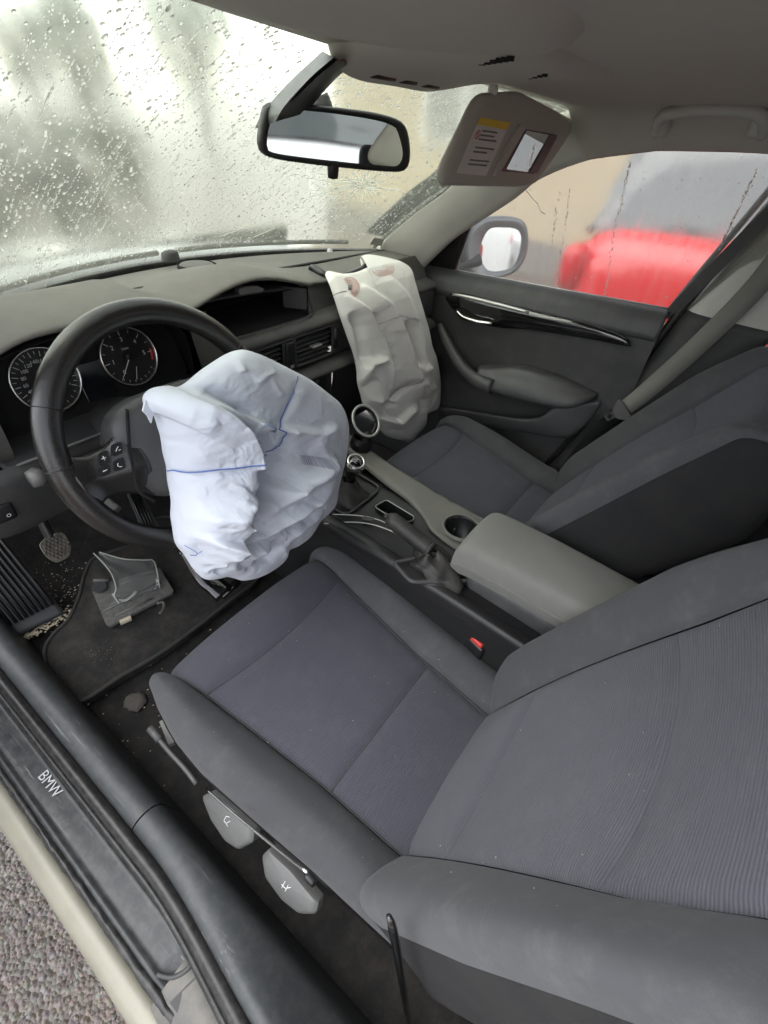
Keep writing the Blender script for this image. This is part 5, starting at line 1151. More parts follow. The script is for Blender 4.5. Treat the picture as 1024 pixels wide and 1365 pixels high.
# ---- armrest
ar = thing('armrest', 'padded grey cloth armrest on the centre console between the seats', 'armrest', (0, -.05, .62))
def arsec(y, k, zt):
    hw = .074*k; return [(-hw*.86, y, zt-.085), (-hw*.98, y, zt-.06), (-hw, y, zt-.03), (-hw*.93, y, zt-.010), (-hw*.7, y, zt-.001), (0, y, zt+.004), (hw*.7, y, zt-.001), (hw*.93, y, zt-.010), (hw, y, zt-.03), (hw*.98, y, zt-.06), (hw*.86, y, zt-.085)]
S = [(.106, .80, .700, .5), (.101, .92, .722, .8), (.085, 1.0, .735, 1), (.05, 1.02, .741, 1), (-.05, 1.0, .742, 1), (-.15, .98, .738, 1), (-.24, .96, .732, 1), (-.26, .9, .72, 1)]
G = []
for y, k, zt, f in S:
    s_ = np.array(arsec(y, k, zt)); 
    if f < 1: s_[:, 2] = .665+(s_[:, 2]-.665)*f
    G.append(s_)
G = net(np.array(G), 40, 36); mb = MB().grid(G, flip=True); o_ = mb.n
mb.f.append(tuple(range(36))); mb.f.append(tuple(range(39*36, 40*36))[::-1]); mb.build('pad', MT['arm'], ar)
MB().tube(np.array([G[i, 4]+V3(-.0006, 0, 0) for i in range(40)]), .0016, 6).build('piping', MT['arm'], ar)
MB().box((0, -.09, .628), (.13, .32, .08), bev=.02).build('bracket', MT['trim'], ar)
# ---- drink holder clipped to the passenger side of the console
dh = thing('cup_holder', 'black drink holder ring with silver rim clipped beside the gear lever', 'cup holder', (.14, .46, .66))
c_ = V3(*AX(487, 562, 0, .135)); nn = unit(V3(-.25, -.62, .75)); u1 = unit(np.cross(nn, V3(0, 0, 1))); u2 = np.cross(nn, u1); aa = np.linspace(0, 2*np.pi, 60, endpoint=False)
P = c_+np.outer(np.cos(aa), u1)*.034+np.outer(np.sin(aa), u2)*.040; MB().tube(P, .0058, 10, closed=True, up=nn, flat=1.3).build('ring', MT['black'], dh)
P = c_+nn*.006+np.outer(np.cos(aa), u1)*.0345+np.outer(np.sin(aa), u2)*.0405; MB().tube(P, .0035, 8, closed=True, up=nn, flat=.6).build('ring_rim', MT['silver'], dh)
f_ = c_+V3(.0, .01, -.075)
MB().lathe([(.0, -.004), (.028, -.003), (.030, .004), (.027, .022), (.022, .030)], f_, (0, -.2, 1), 28).build('base_cup', MT['black'], dh)
for s_ in (-1, 1):
    p0 = c_+u1*.036*s_; MB().tube(cr([p0, p0*.5+f_*.5+V3(.012*s_, -.012, 0), f_+V3(.026*s_, -.004, .012)], 12), .007, 8, flat=.6).build('strut', MT['black'], dh)
MB().tube([c_+u2*.02-V3(0, 0, .01), V3(.13, .49, .67)], .012, 8).build('bracket', MT['black'], dh)
# ---- seat belt buckle by the driver seat
bk_ = thing('belt_buckle', 'red-buttoned seat belt buckle between driver seat and console', 'belt buckle', (-.115, -.01, .50))
p = V3(*AX(635, 851, 0, -.117)); A3 = np.array([unit(V3(.25, 1, 0)), unit(V3(-1, .25, 0)), V3(0, 0, 1)])
MB().box(p-V3(0, 0, .037), (.052, .020, .065), ax=A3, bev=.005).build('case', MT['black'], bk_); MB().box(p-V3(0, 0, .001), (.040, .017, .012), ax=A3, bev=.003).build('release_button', MT['red'], bk_)
MB().box(p-V3(0, 0, .10), (.03, .006, .09), ax=A3, bev=.002).build('stem', MT['black'], bk_)

# ================================================================== PASSENGER DOOR
dr = thing('passenger_door', 'closed passenger door with gloss black inlay, silver handle and fogged window', 'car door', (.68, .4, .4))
def DX(px, py, x): return V3(*AX(px, py, 0, x))
# main inner panel: rows from the window ledge down; the dip forms the pocket
Y = [.80, .70, .60, .45, .30, .15, .04, -.005]
secs = []
for y in Y:
    zt = np.interp(y, [0, .63], [1.028, .990]); k = sstep(.76, .66, y)
    secs.append([(.712, y, zt+.002), (.700, y, zt+.003), (.685, y, zt-.004), (.674, y, zt-.025), (.668, y, zt-.06), (.668, y, zt-.12), (.672, y, zt-.17), (.674, y, zt-.22), (.676, y, .74), (.690, y, .70), (.705, y, .66), (.705, y, .60), (.70, y, .55), (.69, y, .45), (.69, y, .38)])
MB().grid(net(np.array(secs), 60, 70), flip=False).build('door_panel', MT['dashl'], dr)
MB().prism([(.718, .82, .36), (.718, -.03, .36), (.718, -.03, .99), (.718, .82, .97)], (.05, 0, 0)).build('door_shell', MT['paint'], dr, smooth=False)
# upper roll under the window in slightly paler grain
secs = [];
for y in [.76, .70, .6, .45, .3, .15, .05, .0]:
    zt = np.interp(y, [0, .63], [1.031, .993]); lo = np.interp(y, [0, .05, .2, .4, .56, .62, .7], [.965, .962, .955, .945, .935, .93, .925])
    secs.append([(.709, y, zt+.003), (.698, y, zt+.004), (.682, y, zt-.003), (.668, y, zt-.022), (.660, y, zt-.045), (.659, y, lo+.01), (.664, y, lo), (.675, y, lo-.003)])
MB().grid(net(np.array(secs), 50, 26)).build('upper_roll', MT['trim'], dr)
MB().tube([V3(.704, .72, .992), V3(.704, .63, .9955), V3(.704, .3, 1.016), V3(.704, .0, 1.036)], .0028, 6).build('window_seal', MT['silver'], dr)
# gloss inlay
top = cr([DX(*p, .655) for p in [(594, 396), (608, 390), (656, 400), (716, 416), (786, 432), (832, 449), (840, 460)]], 40); bot = cr([DX(*p, .655) for p in [(597, 402), (607, 415), (650, 434), (709, 440), (786, 452), (826, 460), (840, 462)]], 40)
MB().shell(np.stack([top+V3(.008, 0, 0), top, top*.7+bot*.3+V3(-.004, 0, 0), top*.3+bot*.7+V3(-.003, 0, 0), bot, bot+V3(.008, 0, 0)]), .003).build('inlay', MT['gloss'], dr)
tt_ = top*.85+bot*.15+V3(-.004, 0, 0); MB().shell(np.stack([top[2:20]+V3(-.002, 0, -.001), tt_[2:20]+V3(-.0016, 0, 0)]), .0012).build('inlay_reflection', MT['silver'], dr)  # silver strip paints the reflection along the top of the black inlay
# inner handle with its recess
q = rpoly([DX(*p, .651) for p in [(604, 410), (622, 412), (640, 424), (640, 432), (615, 426)]], .008, 4); MB().prism(q, (.003, 0, 0)).build('handle_recess', MT['void'], dr, smooth=False)
hp = cr([DX(609, 414, .648), DX(618, 422, .641), (DX(635, 428, .636)), DX(648, 430, .638), DX(656, 431, .644)], 24); MB().tube(hp, np.interp(np.linspace(0, 1, 24), [0, .4, .75, 1], [.004, .0065, .008, .0065]), 12, flat=.7).build('handle', MT['chrome'], dr)
# pull handle and armrest
pp = cr([DX(587, 433, .650), DX(594, 452, .630), DX(612, 484, .612), DX(634, 506, .602), DX(656, 516, .598)], 26); MB().tube(pp, np.interp(np.linspace(0, 1, 26), [0, .2, .7, 1], [.010, .014, .018, .022]), 14, flat=1.1).build('pull_handle', MT['trim'], dr)
at = cr([DX(638, 490, .630), DX(660, 492, .632), DX(691, 492, .634), DX(737, 504, .640), DX(778, 520, .652), DX(796, 527, .662)], 26)
ab_ = cr([DX(636, 508, .596), DX(656, 520, .594), DX(700, 532, .596), DX(751, 542, .606), DX(780, 536, .630), DX(796, 529, .658)], 26)
MB().shell(net(np.stack([at+V3(.05, 0, .002), at+V3(.0, 0, .003), at*.6+ab_*.4+V3(-.004, 0, .005), at*.25+ab_*.75+V3(-.006, 0, .006), ab_, ab_+V3(.012, 0, -.010), ab_+V3(.07, 0, -.008)]), 26, 40), .004).build('door_armrest', MT['trim'], dr)
# map pocket lip
lt = cr([DX(586, 543, .645), DX(640, 551, .645), DX(695, 559, .645), DX(722, 556, .648), DX(737, 545, .655), DX(770, 538, .668), DX(800, 535, .672)], 30); lb = cr([DX(586, 556, .650), DX(640, 566, .65), DX(700, 576, .652), DX(751, 583, .66), DX(775, 570, .668), DX(790, 555, .672), DX(802, 540, .673)], 30)
MB().shell(net(np.stack([lt+V3(.02, 0, -.03), lt+V3(.004, 0, .001), lt+V3(-.003, 0, -.001), lt*.5+lb*.5+V3(-.004, 0, 0), lb, lb+V3(.012, 0, -.006)]), 16, 40), .003).build('map_pocket', MT['trim'], dr)
q = DX(744, 552, .66); MB().box(DX(740, 524, .655)*0+DX(745, 522, .663), (.006, .02, .006), bev=.002).build('pocket_clip', MT['black'], dr)
MB().box(DX(660, 496, .645), (.012, .03, .008), bev=.003).build('window_switch', MT['black'], dr)
lp = DX(861, 421, .682); MB().lathe([(0, .016), (.0035, .015), (.0042, .0), (.0075, -.001), (.008, -.006)], lp+V3(0, 0, -.004), (0, 0, 1), 16).build('lock_pin', MT['black'], dr)
# window glass, leaning in, with its frame
def gx(z): return .712-.27*(z-1.0)
def GP(px, py):
    d = ray(px, py); n_ = V3(1, 0, .27); return CAM+d*(((V3(.712, 0, 1.0)-CAM)@n_)/(d@n_))
P = [V3(gx(.96), .80, .96), V3(gx(.96), -.06, .96), V3(gx(1.15), -.12, 1.15), V3(gx(1.38), -.19, 1.38), V3(gx(1.38), .22, 1.38), V3(gx(1.2), .50, 1.2)]
gw = MB().prism(P, V3(.005, 0, .00135)).build('window_glass', MT['sg'], dr, smooth=False)
mb = MB(); gn = unit(V3(1, 0, .27))
for (x0, y0, x1, y1, n_) in ((822, 290, 806, 398, 26), (840, 215, 824, 290, 22), (748, 330, 742, 385, 14), (760, 250, 750, 330, 12), (1010, 225, 960, 330, 40), (745, 255, 735, 330, 10)):
    for k in range(n_*4):
        t = rng.uniform(0, 1); p = GP(x0+(x1-x0)*t+rng.normal(0, 1.0), y0+(y1-y0)*t); dome(mb, p-gn*.0004, -gn, V3(0, 0, -1), rng.uniform(.0005, .0015), rng.uniform(1, 2.2))
for k in range(420):
    p = GP(rng.uniform(640, 1020), rng.uniform(205, 410)); dome(mb, p-gn*.0004, -gn, V3(0, 0, -1), rng.gamma(2, .0002)+.0003, rng.uniform(1, 1.6))
mb.build('water_drops', MT['drop'], gw, kind='stuff')
mb = MB(); mb.tube(np.array([GP(*p)-gn*.001 for p in [(698, 248), (705, 258), (712, 266), (718, 272), (720, 281), (727, 285)]]), .0009, 5); mb.build('scratch', MT['crack'], gw)
fr_ = np.array([GP(*p) for p in [(604, 364), (616, 330), (626, 302), (646, 282), (682, 262), (722, 234), (790, 206), (880, 195), (1010, 197), (1060, 202)]]); fr_ = cr(fr_, 60)
MB().tube(fr_+V3(-.006, 0, .006), .0085, 8).build('window_frame', MT['rubber'], dr)
P = [DX(553, 362, .694), DX(612, 308, .678), DX(628, 298, .676), DX(612, 340, .69), DX(605, 364, .702)]; MB().prism(rpoly(P, .006, 3), (.012, 0, 0)).build('mirror_triangle', MT['black'], dr, smooth=False)
P = [GP(885, 416)+V3(-.004, 0, 0), GP(1060, 235)+V3(-.004, 0, 0), GP(1060, 255)+V3(-.004, -.01, 0), GP(893, 428)+V3(-.004, 0, 0)]; MB().prism(P, (.014, 0, 0)).build('rear_frame', MT['trim'], dr, smooth=False)
# ---- wing mirror outside the passenger window
wm = thing('wing_mirror', 'grey passenger wing mirror outside the fogged window', 'wing mirror', (.86, .62, .96))
wx = .90; mo = cr([V3(*AX(px, py, 0, wx)) for px, py in [(652, 306), (672, 303), (690, 306), (695, 320), (690, 345), (678, 358), (655, 361), (645, 352), (641, 330)]], 48, closed=True)
hw_ = cr([V3(*AX(px, py, 0, wx)) for px, py in [(640, 292), (672, 288), (698, 294), (705, 318), (700, 345), (684, 364), (650, 371), (622, 364), (616, 335), (622, 305)]], 48, closed=True)
mn = unit(V3(-.50, -.87, .085)); c_ = mo.mean(0)
def toplane(Q, off): 
    o_ = c_+mn*off; out_ = []
    for p in Q: d = p-CAM; out_.append(CAM+d*(((o_-CAM)@mn)/(d@mn)))
    return np.array(out_)
A_ = toplane(mo, 0); H_ = toplane(hw_, .006)
bkc = H_.mean(0)-mn*.10
MB().grid(np.stack([A_, A_*.4+H_*.6+mn*.004, H_, H_*1.01-bkc*.01-mn*.02, H_*.9+bkc*.1-mn*.05, H_*.6+bkc*.4-mn*.07, H_*.15+bkc*.85-mn*.05]), wrap=True).build('housing', MT['greypaint'], wm)
MB().prism(A_, -mn*.002).build('mirror_glass', MT['mirror'], wm, smooth=False)
MB().tube(cr([H_.mean(0)-mn*.04+V3(-.05, 0, -.03), V3(.76, .66, .985), V3(.705, .665, .985)], 10), np.array([.03]*10), 12, flat=.7).build('mirror_arm', MT['black'], wm)

# ================================================================== ROOF: MIRROR, VISOR, CONSOLE, HANDLE
rm = thing('rear_view_mirror', 'inside rear view mirror with black frame in front of the cracked windscreen', 'mirror', (0, .47, 1.40))
mL, mR = V3(-.128, .508, 1.308), V3(.107, .417, 1.307); rn = unit(V3(-.36, -.93, -.015)); rc = (mL+mR)/2
fo = cr([PL(px, py, rc, rn) for px, py in [(358, 137), (400, 138), (450, 143), (500, 150), (532, 160), (543, 176), (546, 208), (540, 226), (520, 229), (460, 224), (400, 217), (358, 209), (345, 194), (348, 158)]], 72, closed=True)
gi = cr([PL(px, py, rc+rn*.004, rn) for px, py in [(370, 147), (400, 147), (450, 152), (500, 160), (524, 168), (531, 178), (537, 205), (531, 220), (515, 221), (460, 216), (400, 209), (364, 203), (356, 194), (360, 165)]], 72, closed=True)
fb = fo.mean(0)-rn*.035
MB().grid(np.stack([gi-rn*.001, gi*.5+fo*.5+rn*.006, fo*.9+gi*.1+rn*.004, fo, fo-rn*.006, fo*.93+fb*.07-rn*.02, fo*.7+fb*.3-rn*.01, fo*.1+fb*.9]), wrap=True).build('frame', MT['black'], rm)
MB().prism(gi, -rn*.003).build('mirror_glass', MT['mirror'], rm, smooth=False)
MB().lathe([(0, .014), (.008, .012), (.009, .0), (.009, -.01)], V3(*PL(444, 229, rc, rn))+V3(0, 0, .004), (0, 0, -1), 14).build('dip_knob', MT['black'], rm)
# sensor shroud running up the glass to the roof
SP = ws_off
Lq = [(340, 170), (350, 150), (370, 126), (395, 100), (430, 68)]; Rq = [(410, 150), (425, 130), (445, 108), (458, 96), (470, 90)]
L_ = cr([SP(*p, .010) for p in Lq], 20); R2 = cr([SP(*p, .010) for p in Rq], 20); Lm = cr([SP((a_[0]*.62+b_[0]*.38), (a_[1]*.62+b_[1]*.38), .045) for a_, b_ in zip(Lq, Rq)], 20); Rm_ = cr([SP((a_[0]*.3+b_[0]*.7), (a_[1]*.3+b_[1]*.7), .045) for a_, b_ in zip(Lq, Rq)], 20)
MB().shell(np.stack([L_, Lm, Rm_, R2]), .004).build('sensor_shroud', MT['black'], rm, auto=30)
MB().tube([rc-rn*.02, V3(-.02, .50, 1.36)], .014, 10).build('stalk', MT['black'], rm)
# ---- sun visor, folded down
vi = thing('sun_visor', 'grey passenger sun visor folded down with lit-up vanity mirror and warning label', 'sun visor', (.3, .32, 1.38))
vT, vB = .318, .322
def VP(px, py):
    # plane through the hinge line and the lower edge
    a_, b_ = AX(640, 125, 1, vT), AX(762, 158, 1, vT); c2 = AX(640, 247, 1, vB); n_ = np.cross(b_-a_, c2-a_); return V3(*PL(px, py, a_, n_))
vn = unit(np.cross(VP(762, 158)-VP(640, 125), VP(640, 247)-VP(640, 125))); vn = vn if vn[1] < 0 else -vn
vo_ = rpoly([VP(634, 124), VP(690, 121), VP(764, 160), VP(752, 186), VP(712, 244), VP(690, 249), VP(584, 247), VP(583, 228)], .022, 6)
vc = vo_.mean(0)
rings = [vc+(vo_-vc)*k+vn*h for k, h in ((.05, .010), (.6, .010), (.90, .0095), (.97, .007), (1.0, .0), (.97, -.007), (.9, -.0095), (.05, -.010))]
MB().grid(np.stack(rings), wrap=True).build('visor_panel', MT['visor'], vi)
def vq(name, q, h, t_, mat, r=.003, parent=vi): return MB().prism(rpoly([VP(*p)+vn*h for p in q], r, 3), vn*t_).build(name, MT[mat], parent, auto=40)
lb_ = vq('warning_label', [(632, 155), (673, 162), (641, 233), (601, 229)], .0098, .0006, 'label')
vq('label_band', [(632, 155), (673, 162), (668, 172), (627, 164)], .0105, .0005, 'yellow', .001, lb_)
mb = MB()
for k in range(9):
    f = .22+.075*k
    if k in (3, 6): continue
    a_, b_ = VP(632+(601-632)*f+10, 155+(229-155)*f+1.5), VP(673+(641-673)*f-4, 162+(233-162)*f-1); mb.tube([a_+vn*.0106, a_+(b_-a_)*rng.uniform(.6, 1)+vn*.0106], .0011, 4)
mb.build('printed_lines', MT['ink'], lb_)
mb = MB(); pc = VP(629, 178)+vn*.0106; e1, e2 = unit(VP(673, 162)-VP(632, 155)), unit(VP(601, 229)-VP(632, 155))
mb.tube(np.array([pc+(e1*math.cos(x)+e2*math.sin(x))*.006 for x in np.linspace(0, 6.283, 20)[:-1]]), .0007, 4, closed=True); mb.tube([pc-(e1+e2)*.004, pc+(e1+e2)*.004], .0006, 4); mb.build('pictogram', MT['red'], lb_)
mf = vq('mirror_frame', [(683, 164), (737, 175), (700, 243), (648, 233)], .0095, .006, 'visor', .006)
vq('mirror_well', [(690, 170), (733, 178), (703, 230), (658, 226)], .0156, .0004, 'black', .003, mf)
vq('vanity_mirror', [(691, 172), (721, 178), (693, 227), (664, 223)], .0162, .0006, 'mirror', .001, mf)
vq('mirror_slider', [(722, 178), (732, 181), (706, 229), (696, 227)], .0162, .0012, 'trim', .001, mf)
MB().tube([VP(762, 160), VP(762, 160)+V3(.03, -.02, .012)], .008, 10).build('hinge_arm', MT['visor'], vi); MB().box(VP(655, 124)+V3(0, -.002, .004), (.014, .014, .014), bev=.004).build('lamp_spot', MT['label'], vi)  # white block at the visor top stands in for a bright lamp spot
# ---- overhead console
oc = thing('overhead_console', 'grey overhead console with switches and microphone slots above the mirror', 'overhead console', (-.02, .25, 1.42))
def ZP(px, py, z): return V3(*AX(px, py, 2, z))
def bulge(cx, cy_, rx, ry, z0, z1, p=2.6, n=60):
    G = []
    for k, zz in ((1.12, 1.0), (1.02, .92), (.96, .6), (.90, .3), (.80, .10), (.6, .02), (.3, .0), (.02, .0)):
        G.append([(cx+rx*k*math.copysign(abs(math.cos(x))**(2/p), math.cos(x)), cy_+ry*k*math.copysign(abs(math.sin(x))**(2/p), math.sin(x)), z1+(z0-z1)*zz) for x in np.linspace(0, 2*math.pi, n, endpoint=False)])
    return net(np.array(G), 24, n) if False else np.array(G)
G = np.array([[(x*k-.005, y, z+.030*(abs(x)/.17)**9) for x in (-.17, -.15, -.10, 0, .10, .15, .17)] for y, z, k in [(.392, 1.412, .7), (.388, 1.385, .74), (.378, 1.3755, .78), (.36, 1.3765, .84), (.31, 1.3865, .95), (.25, 1.393, 1.0), (.18, 1.397, 1.0), (.13, 1.401, 1.0), (.115, 1.425, .98)]])
MB().shell(net(G, 40, 40), .004).build('console_shell', MT['head'], oc)
MB().grid(bulge(-.245, .205, .20, .155, 1.430, 1.3985, 2.2), wrap=True).build('lens_pod', MT['head'], oc)
mb = MB(); 
for k in range(6): q = ZP(643+k*7.5, 84-k*1.2, 1.3965); mb.box(q, (.0022, .008, .004), bev=.0006)
mb.build('microphone_slot', MT['void'], oc)
mb = MB()
for k in range(6): q = ZP(694+k*6.5, 105-k*1.1, 1.3965); mb.box(q, (.0022, .007, .004), bev=.0006)
mb.build('microphone_slot', MT['void'], oc)
for i_, (px, py, w_) in enumerate(((520, 98, .05), (552, 101, .035), (575, 108, .04))):
    q = ZP(px, py, 1.3845); q = V3(-.07+.055*i_, .345, 1.3805); MB().box(q, (w_*.8, .014, .006), bev=.002).build('roof_switch', MT['black'], oc)
# ---- grab handle over the passenger door
gh = thing('grab_handle', 'grey fold-up grab handle on the roof rail over the passenger door', 'grab handle', (.53, .06, 1.38))
hz_ = cr([DX(876, 178, .50), DX(878, 162, .475), DX(890, 152, .46), DX(930, 146, .455), DX(975, 146, .455), DX(1008, 151, .46), DX(1018, 162, .475), DX(1016, 180, .50)], 40); MB().tube(hz_, .0085, 12, flat=1.2).build('handle_bar', MT['pil'], gh)
for px in (882, 1012): MB().box(DX(px, 168, .51), (.05, .026, .034), bev=.007).build('handle_mount', MT['pil'], gh)

# ================================================================== SEAT BELT, PASSENGER SIDE
sb = thing('seat_belt', 'grey passenger seat belt with metal tongue running up the centre pillar', 'seat belt', (.66, -.05, .7))
cl_ = cr([V3(.655, -.165, 1.25), V3(.648, -.145, 1.13), V3(.64, -.10, 1.0), V3(.628, -.045, .87), V3(.607, -.008, .80)], 30); wdir = cr([(0, .6, .15), (.1, .9, .2), (.1, .9, .3), (.1, .85, .35), (.1, .8, .4)], 30)
wd = np.array([unit(a_) for a_ in wdir])*np.interp(np.linspace(0, 1, 30), [0, .8, 1], [.023, .023, .020])[:, None]
MB().shell(np.stack([cl_-wd, cl_+V3(-.002, 0, 0), cl_+wd]), .0014).build('webbing', plain('belt_webbing', (.19, .185, .165), .8, bump=.5, bs=1200), sb)
tg = V3(*AX(826, 548, 0, .602)); td = unit(AX(806, 558, 0, .602)-AX(832, 545, 0, .602)); tw = unit(V3(0, .55, .8)); tw = unit(tw-td*(tw@td))
MB().prism(rpoly([tg-td*.012+tw*.030, tg+td*.012+tw*.012, tg+td*.014-tw*.012, tg-td*.006-tw*.030, tg-td*.020-tw*.026, tg-td*.020+tw*.026], .006, 3), (-.008, 0, 0)).build('tongue_body', MT['lever'], sb, auto=40)
MB().prism(rpoly([tg+td*.008+tw*.010, tg+td*.040+tw*.010, tg+td*.040-tw*.010, tg+td*.008-tw*.010], .003, 3), (-.0025, 0, 0)).build('tongue', MT['chrome'], sb, auto=40)
MB().prism(rpoly([tg+td*.022+tw*.005+V3(-.0027, 0, 0), tg+td*.033+tw*.005+V3(-.0027, 0, 0), tg+td*.033-tw*.005+V3(-.0027, 0, 0), tg+td*.022-tw*.005+V3(-.0027, 0, 0)], .002, 2), (-.0006, 0, 0)).build('tongue_slot', MT['void'], sb, smooth=False)
c2_ = cr([tg-td*.016, V3(.632, .03, .70), V3(.64, .06, .6), V3(.65, .08, .48)], 20); MB().shell(np.stack([c2_+V3(0, -.02, -.008), c2_, c2_+V3(0, .02, .008)]), .0014).build('lap_webbing', MT['black'], sb)
MB().tube(cr([V3(.645, -.20, 1.19), V3(.64, -.165, 1.235), V3(.645, -.12, 1.25)], 12), .014, 10).build('belt_guide', MT['black'], sb)
MB().box((.667, -.165, 1.26), (.022, .05, .09), bev=.008).build('height_adjuster', MT['black'], sb)
MB().box(V3(*AX(733, 634, 0, .60)), (.02, .03, .05), bev=.005).build('belt_anchor', MT['trim'], sb)

# ================================================================== FOOTWELL
FZ = .345
def FP(px, py, z=FZ): return V3(*AX(px, py, 2, z))
fm = thing('floor_mat', 'dirty black carpet floor mat in the driver footwell', 'floor mat', (-.4, .8, .33))
mq = cr([FP(98, 936), (FP(78, 926)), FP(66, 900), FP(60, 868), FP(72, 846), FP(92, 826), FP(106, 795), FP(114, 765), FP(130, 742), FP(190, 722)]+[V3(-.20, 1.0, FZ), V3(-.14, .9, FZ), V3(-.13, .7, FZ), V3(-.16, .60, FZ), V3(-.28, .588, FZ)]+[FP(225, 864), FP(160, 903), FP(120, 930)], 120, closed=True); mq[:, 2] = FZ
c = mq.mean(0); MB().grid(np.stack([mq-V3(0, 0, .02), mq, c+(mq-c)*.985+V3(0, 0, .002), c+(mq-c)*.5+V3(0, 0, .002), c+(mq-c)*.02+V3(0, 0, .002)]), wrap=True).build('pile', MT['mat'], fm)
MB().tube(mq+V3(0, 0, .002), .0048, 8, closed=True).build('edge_binding', MT['matedge'], fm)
# pedals and foot rest
fr = thing('foot_rest', 'ribbed black foot rest left of the clutch pedal', 'foot rest', (-.6, .9, .34))
f0, f1 = FP(82, 812, .362), FP(14, 846, .362); up_ = V3(.0, .30, .20); G = np.stack([[f1*(1-t)+f0*t+up_*k for t in np.linspace(0, 1, 12)] for k in (-.03, 0, .3, .7, 1.1)])
MB().shell(np.array(G), .02).build('foot_plate', MT['blade'], fr)
for t in np.linspace(.10, .92, 9):
    P = [f1*(1-t)+f0*t+up_*k+V3(0, -.002, .004) for k in (.05, .4, .8, 1.1)]; MB().tube(P, .0042, 6, flat=.8).build('rib', MT['black'], fr)
def pedal(name, label, px, quad, y, mat, parent=None):
    t = thing(name, label, 'pedal', V3(*AX(*px, 1, y))); Q = [PL(qx, qy, AX(*px, 1, y), unit(V3(0, -.8, .6))) for qx, qy in quad]; n_ = unit(V3(0, -.8, .6))
    MB().prism(rpoly(Q, .008, 3), -n_*.012).build('pad', MT[mat], t, auto=40); c_ = np.mean(Q, 0); return t, Q, n_, c_
pt, Q, n_, c_ = pedal('clutch_pedal', 'worn studded clutch pedal pad above the floor mat', (74, 729), [(52, 726), (66, 712), (84, 709), (95, 727), (93, 742), (76, 751), (62, 742)], .905, 'pedal')
lo, hi = np.array(Q).min(0), np.array(Q).max(0); e1 = V3(1, 0, 0); e2 = unit(np.cross(n_, e1))
for i in range(-3, 4):
    for j in range(-3, 4):
        p = c_+e1*(i+.5*(j % 2))*.0085+e2*j*.0075
        if np.linalg.norm(p-c_) < .027: MB().box(p+n_*.001, (.006, .0055, .004), ax=np.array([unit(e1+e2), unit(e2-e1), n_]), bev=.0012, seg=1).build('stud', MT['pedal'], pt)
MB().tube(cr([c_-n_*.012, c_+V3(.01, .07, .10), c_+V3(.0, .12, .26)], 10), .011, 8).build('arm', MT['black'], pt)
pt, Q, n_, c_ = pedal('accelerator_pedal', 'long ribbed accelerator pedal seen through the wheel spokes', (192, 684), [(170, 657), (186, 652), (212, 702), (214, 718), (198, 722)], .93, 'blade')
for t in (.15, .38, .62, .85):
    a_ = np.array(Q[0])*(1-t)+np.array(Q[1])*t; b_ = np.array(Q[4])*(1-t)+np.array(Q[3])*t; MB().tube([a_+n_*.002, b_+n_*.002], .0035, 6).build('rib', MT['black'], pt)
# glossy brake pedal half hidden below the airbag
bkp = thing('brake_pedal', 'glossy black pedal half hidden below the hanging driver airbag', 'pedal', FP(290, 785, .46))
b0 = FP(272, 768, .47); b1 = FP(300, 792, .44); MB().tube(cr([b0+V3(-.0, .05, .06), b0, b0*.4+b1*.6, b1], 16), np.linspace(.02, .026, 16), 12, flat=.5).build('arm', MT['gloss'], bkp)
MB().tube([b1+V3(-.01, 0, 0), b1+V3(.045, .005, .004)], .010, 10, flat=.6).build('pad', MT['gloss'], bkp)
# broken trim: a clear shield on a grey ribbed plate
bt_ = thing('broken_trim', 'broken grey plastic plate with clear shield lying on the floor mat', 'debris', FP(180, 800))
D6 = lambda L_, z: [FP(80+x*.1758, 720+y*.1758, z) for x, y in L_]
MB().prism(rpoly(D6([(250, 400), (290, 400), (380, 330), (760, 225), (870, 405), (790, 450), (380, 668), (350, 640)], FZ+.012), .004, 2), (0, 0, .008)).build('plate', MT['lever'] if False else plain('scuffed_grey_plastic', (.11, .11, .105), .5, dust=.5, vs=40), bt_, smooth=False)
for L_ in ([(330, 540), (760, 310)], [(420, 575), (700, 440)], [(480, 330), (700, 250)], [(370, 500), (560, 400)]): MB().tube(D6(L_, FZ+.021), .0028, 6).build('rib', plain('grey_rib', (.14, .14, .135), .5), bt_)
MB().prism(rpoly(D6([(455, 625), (540, 585), (548, 608), (462, 645)], FZ+.015), .001, 2), (0, 0, .008)).build('label_tag', MT['chip'], bt_, smooth=False)
sh1 = cr(D6([(268, 130), (340, 200), (395, 270), (420, 350), (400, 400), (430, 440)], FZ+.05), 24); sh2 = cr(D6([(310, 118), (480, 150), (640, 145), (700, 140), (722, 190), (735, 300)], FZ+.055), 24)
sh1[:, 2] = np.interp(np.linspace(0, 1, 24), [0, .6, 1], [FZ+.065, FZ+.055, FZ+.030]); sh2[:, 2] = np.interp(np.linspace(0, 1, 24), [0, .6, 1], [FZ+.068, FZ+.05, FZ+.025])
MB().shell(np.stack([sh1, sh1*.66+sh2*.34+V3(0, 0, -.008), sh1*.33+sh2*.67+V3(0, 0, -.008), sh2]), .002).build('clear_shield', MT['clear'], bt_)
for P in (sh1, sh2): MB().tube(P, .0016, 6).build('shield_edge', MT['crack'], bt_)
P = cr(D6([(400, 410), (440, 450), (500, 455), (560, 410), (575, 390)], FZ+.028), 16); MB().tube(P, .003, 6).build('shield_lip', MT['crack'], bt_)
MB().tube(D6([(255, 308), (370, 302)], FZ+.03), .0045, 8).build('pin', MT['lever'], bt_); MB().tube(cr(D6([(735, 480), (785, 470), (785, 520), (755, 560)], FZ+.02), 12), .004, 6, flat=.6).build('broken_clip', MT['lever'], bt_)
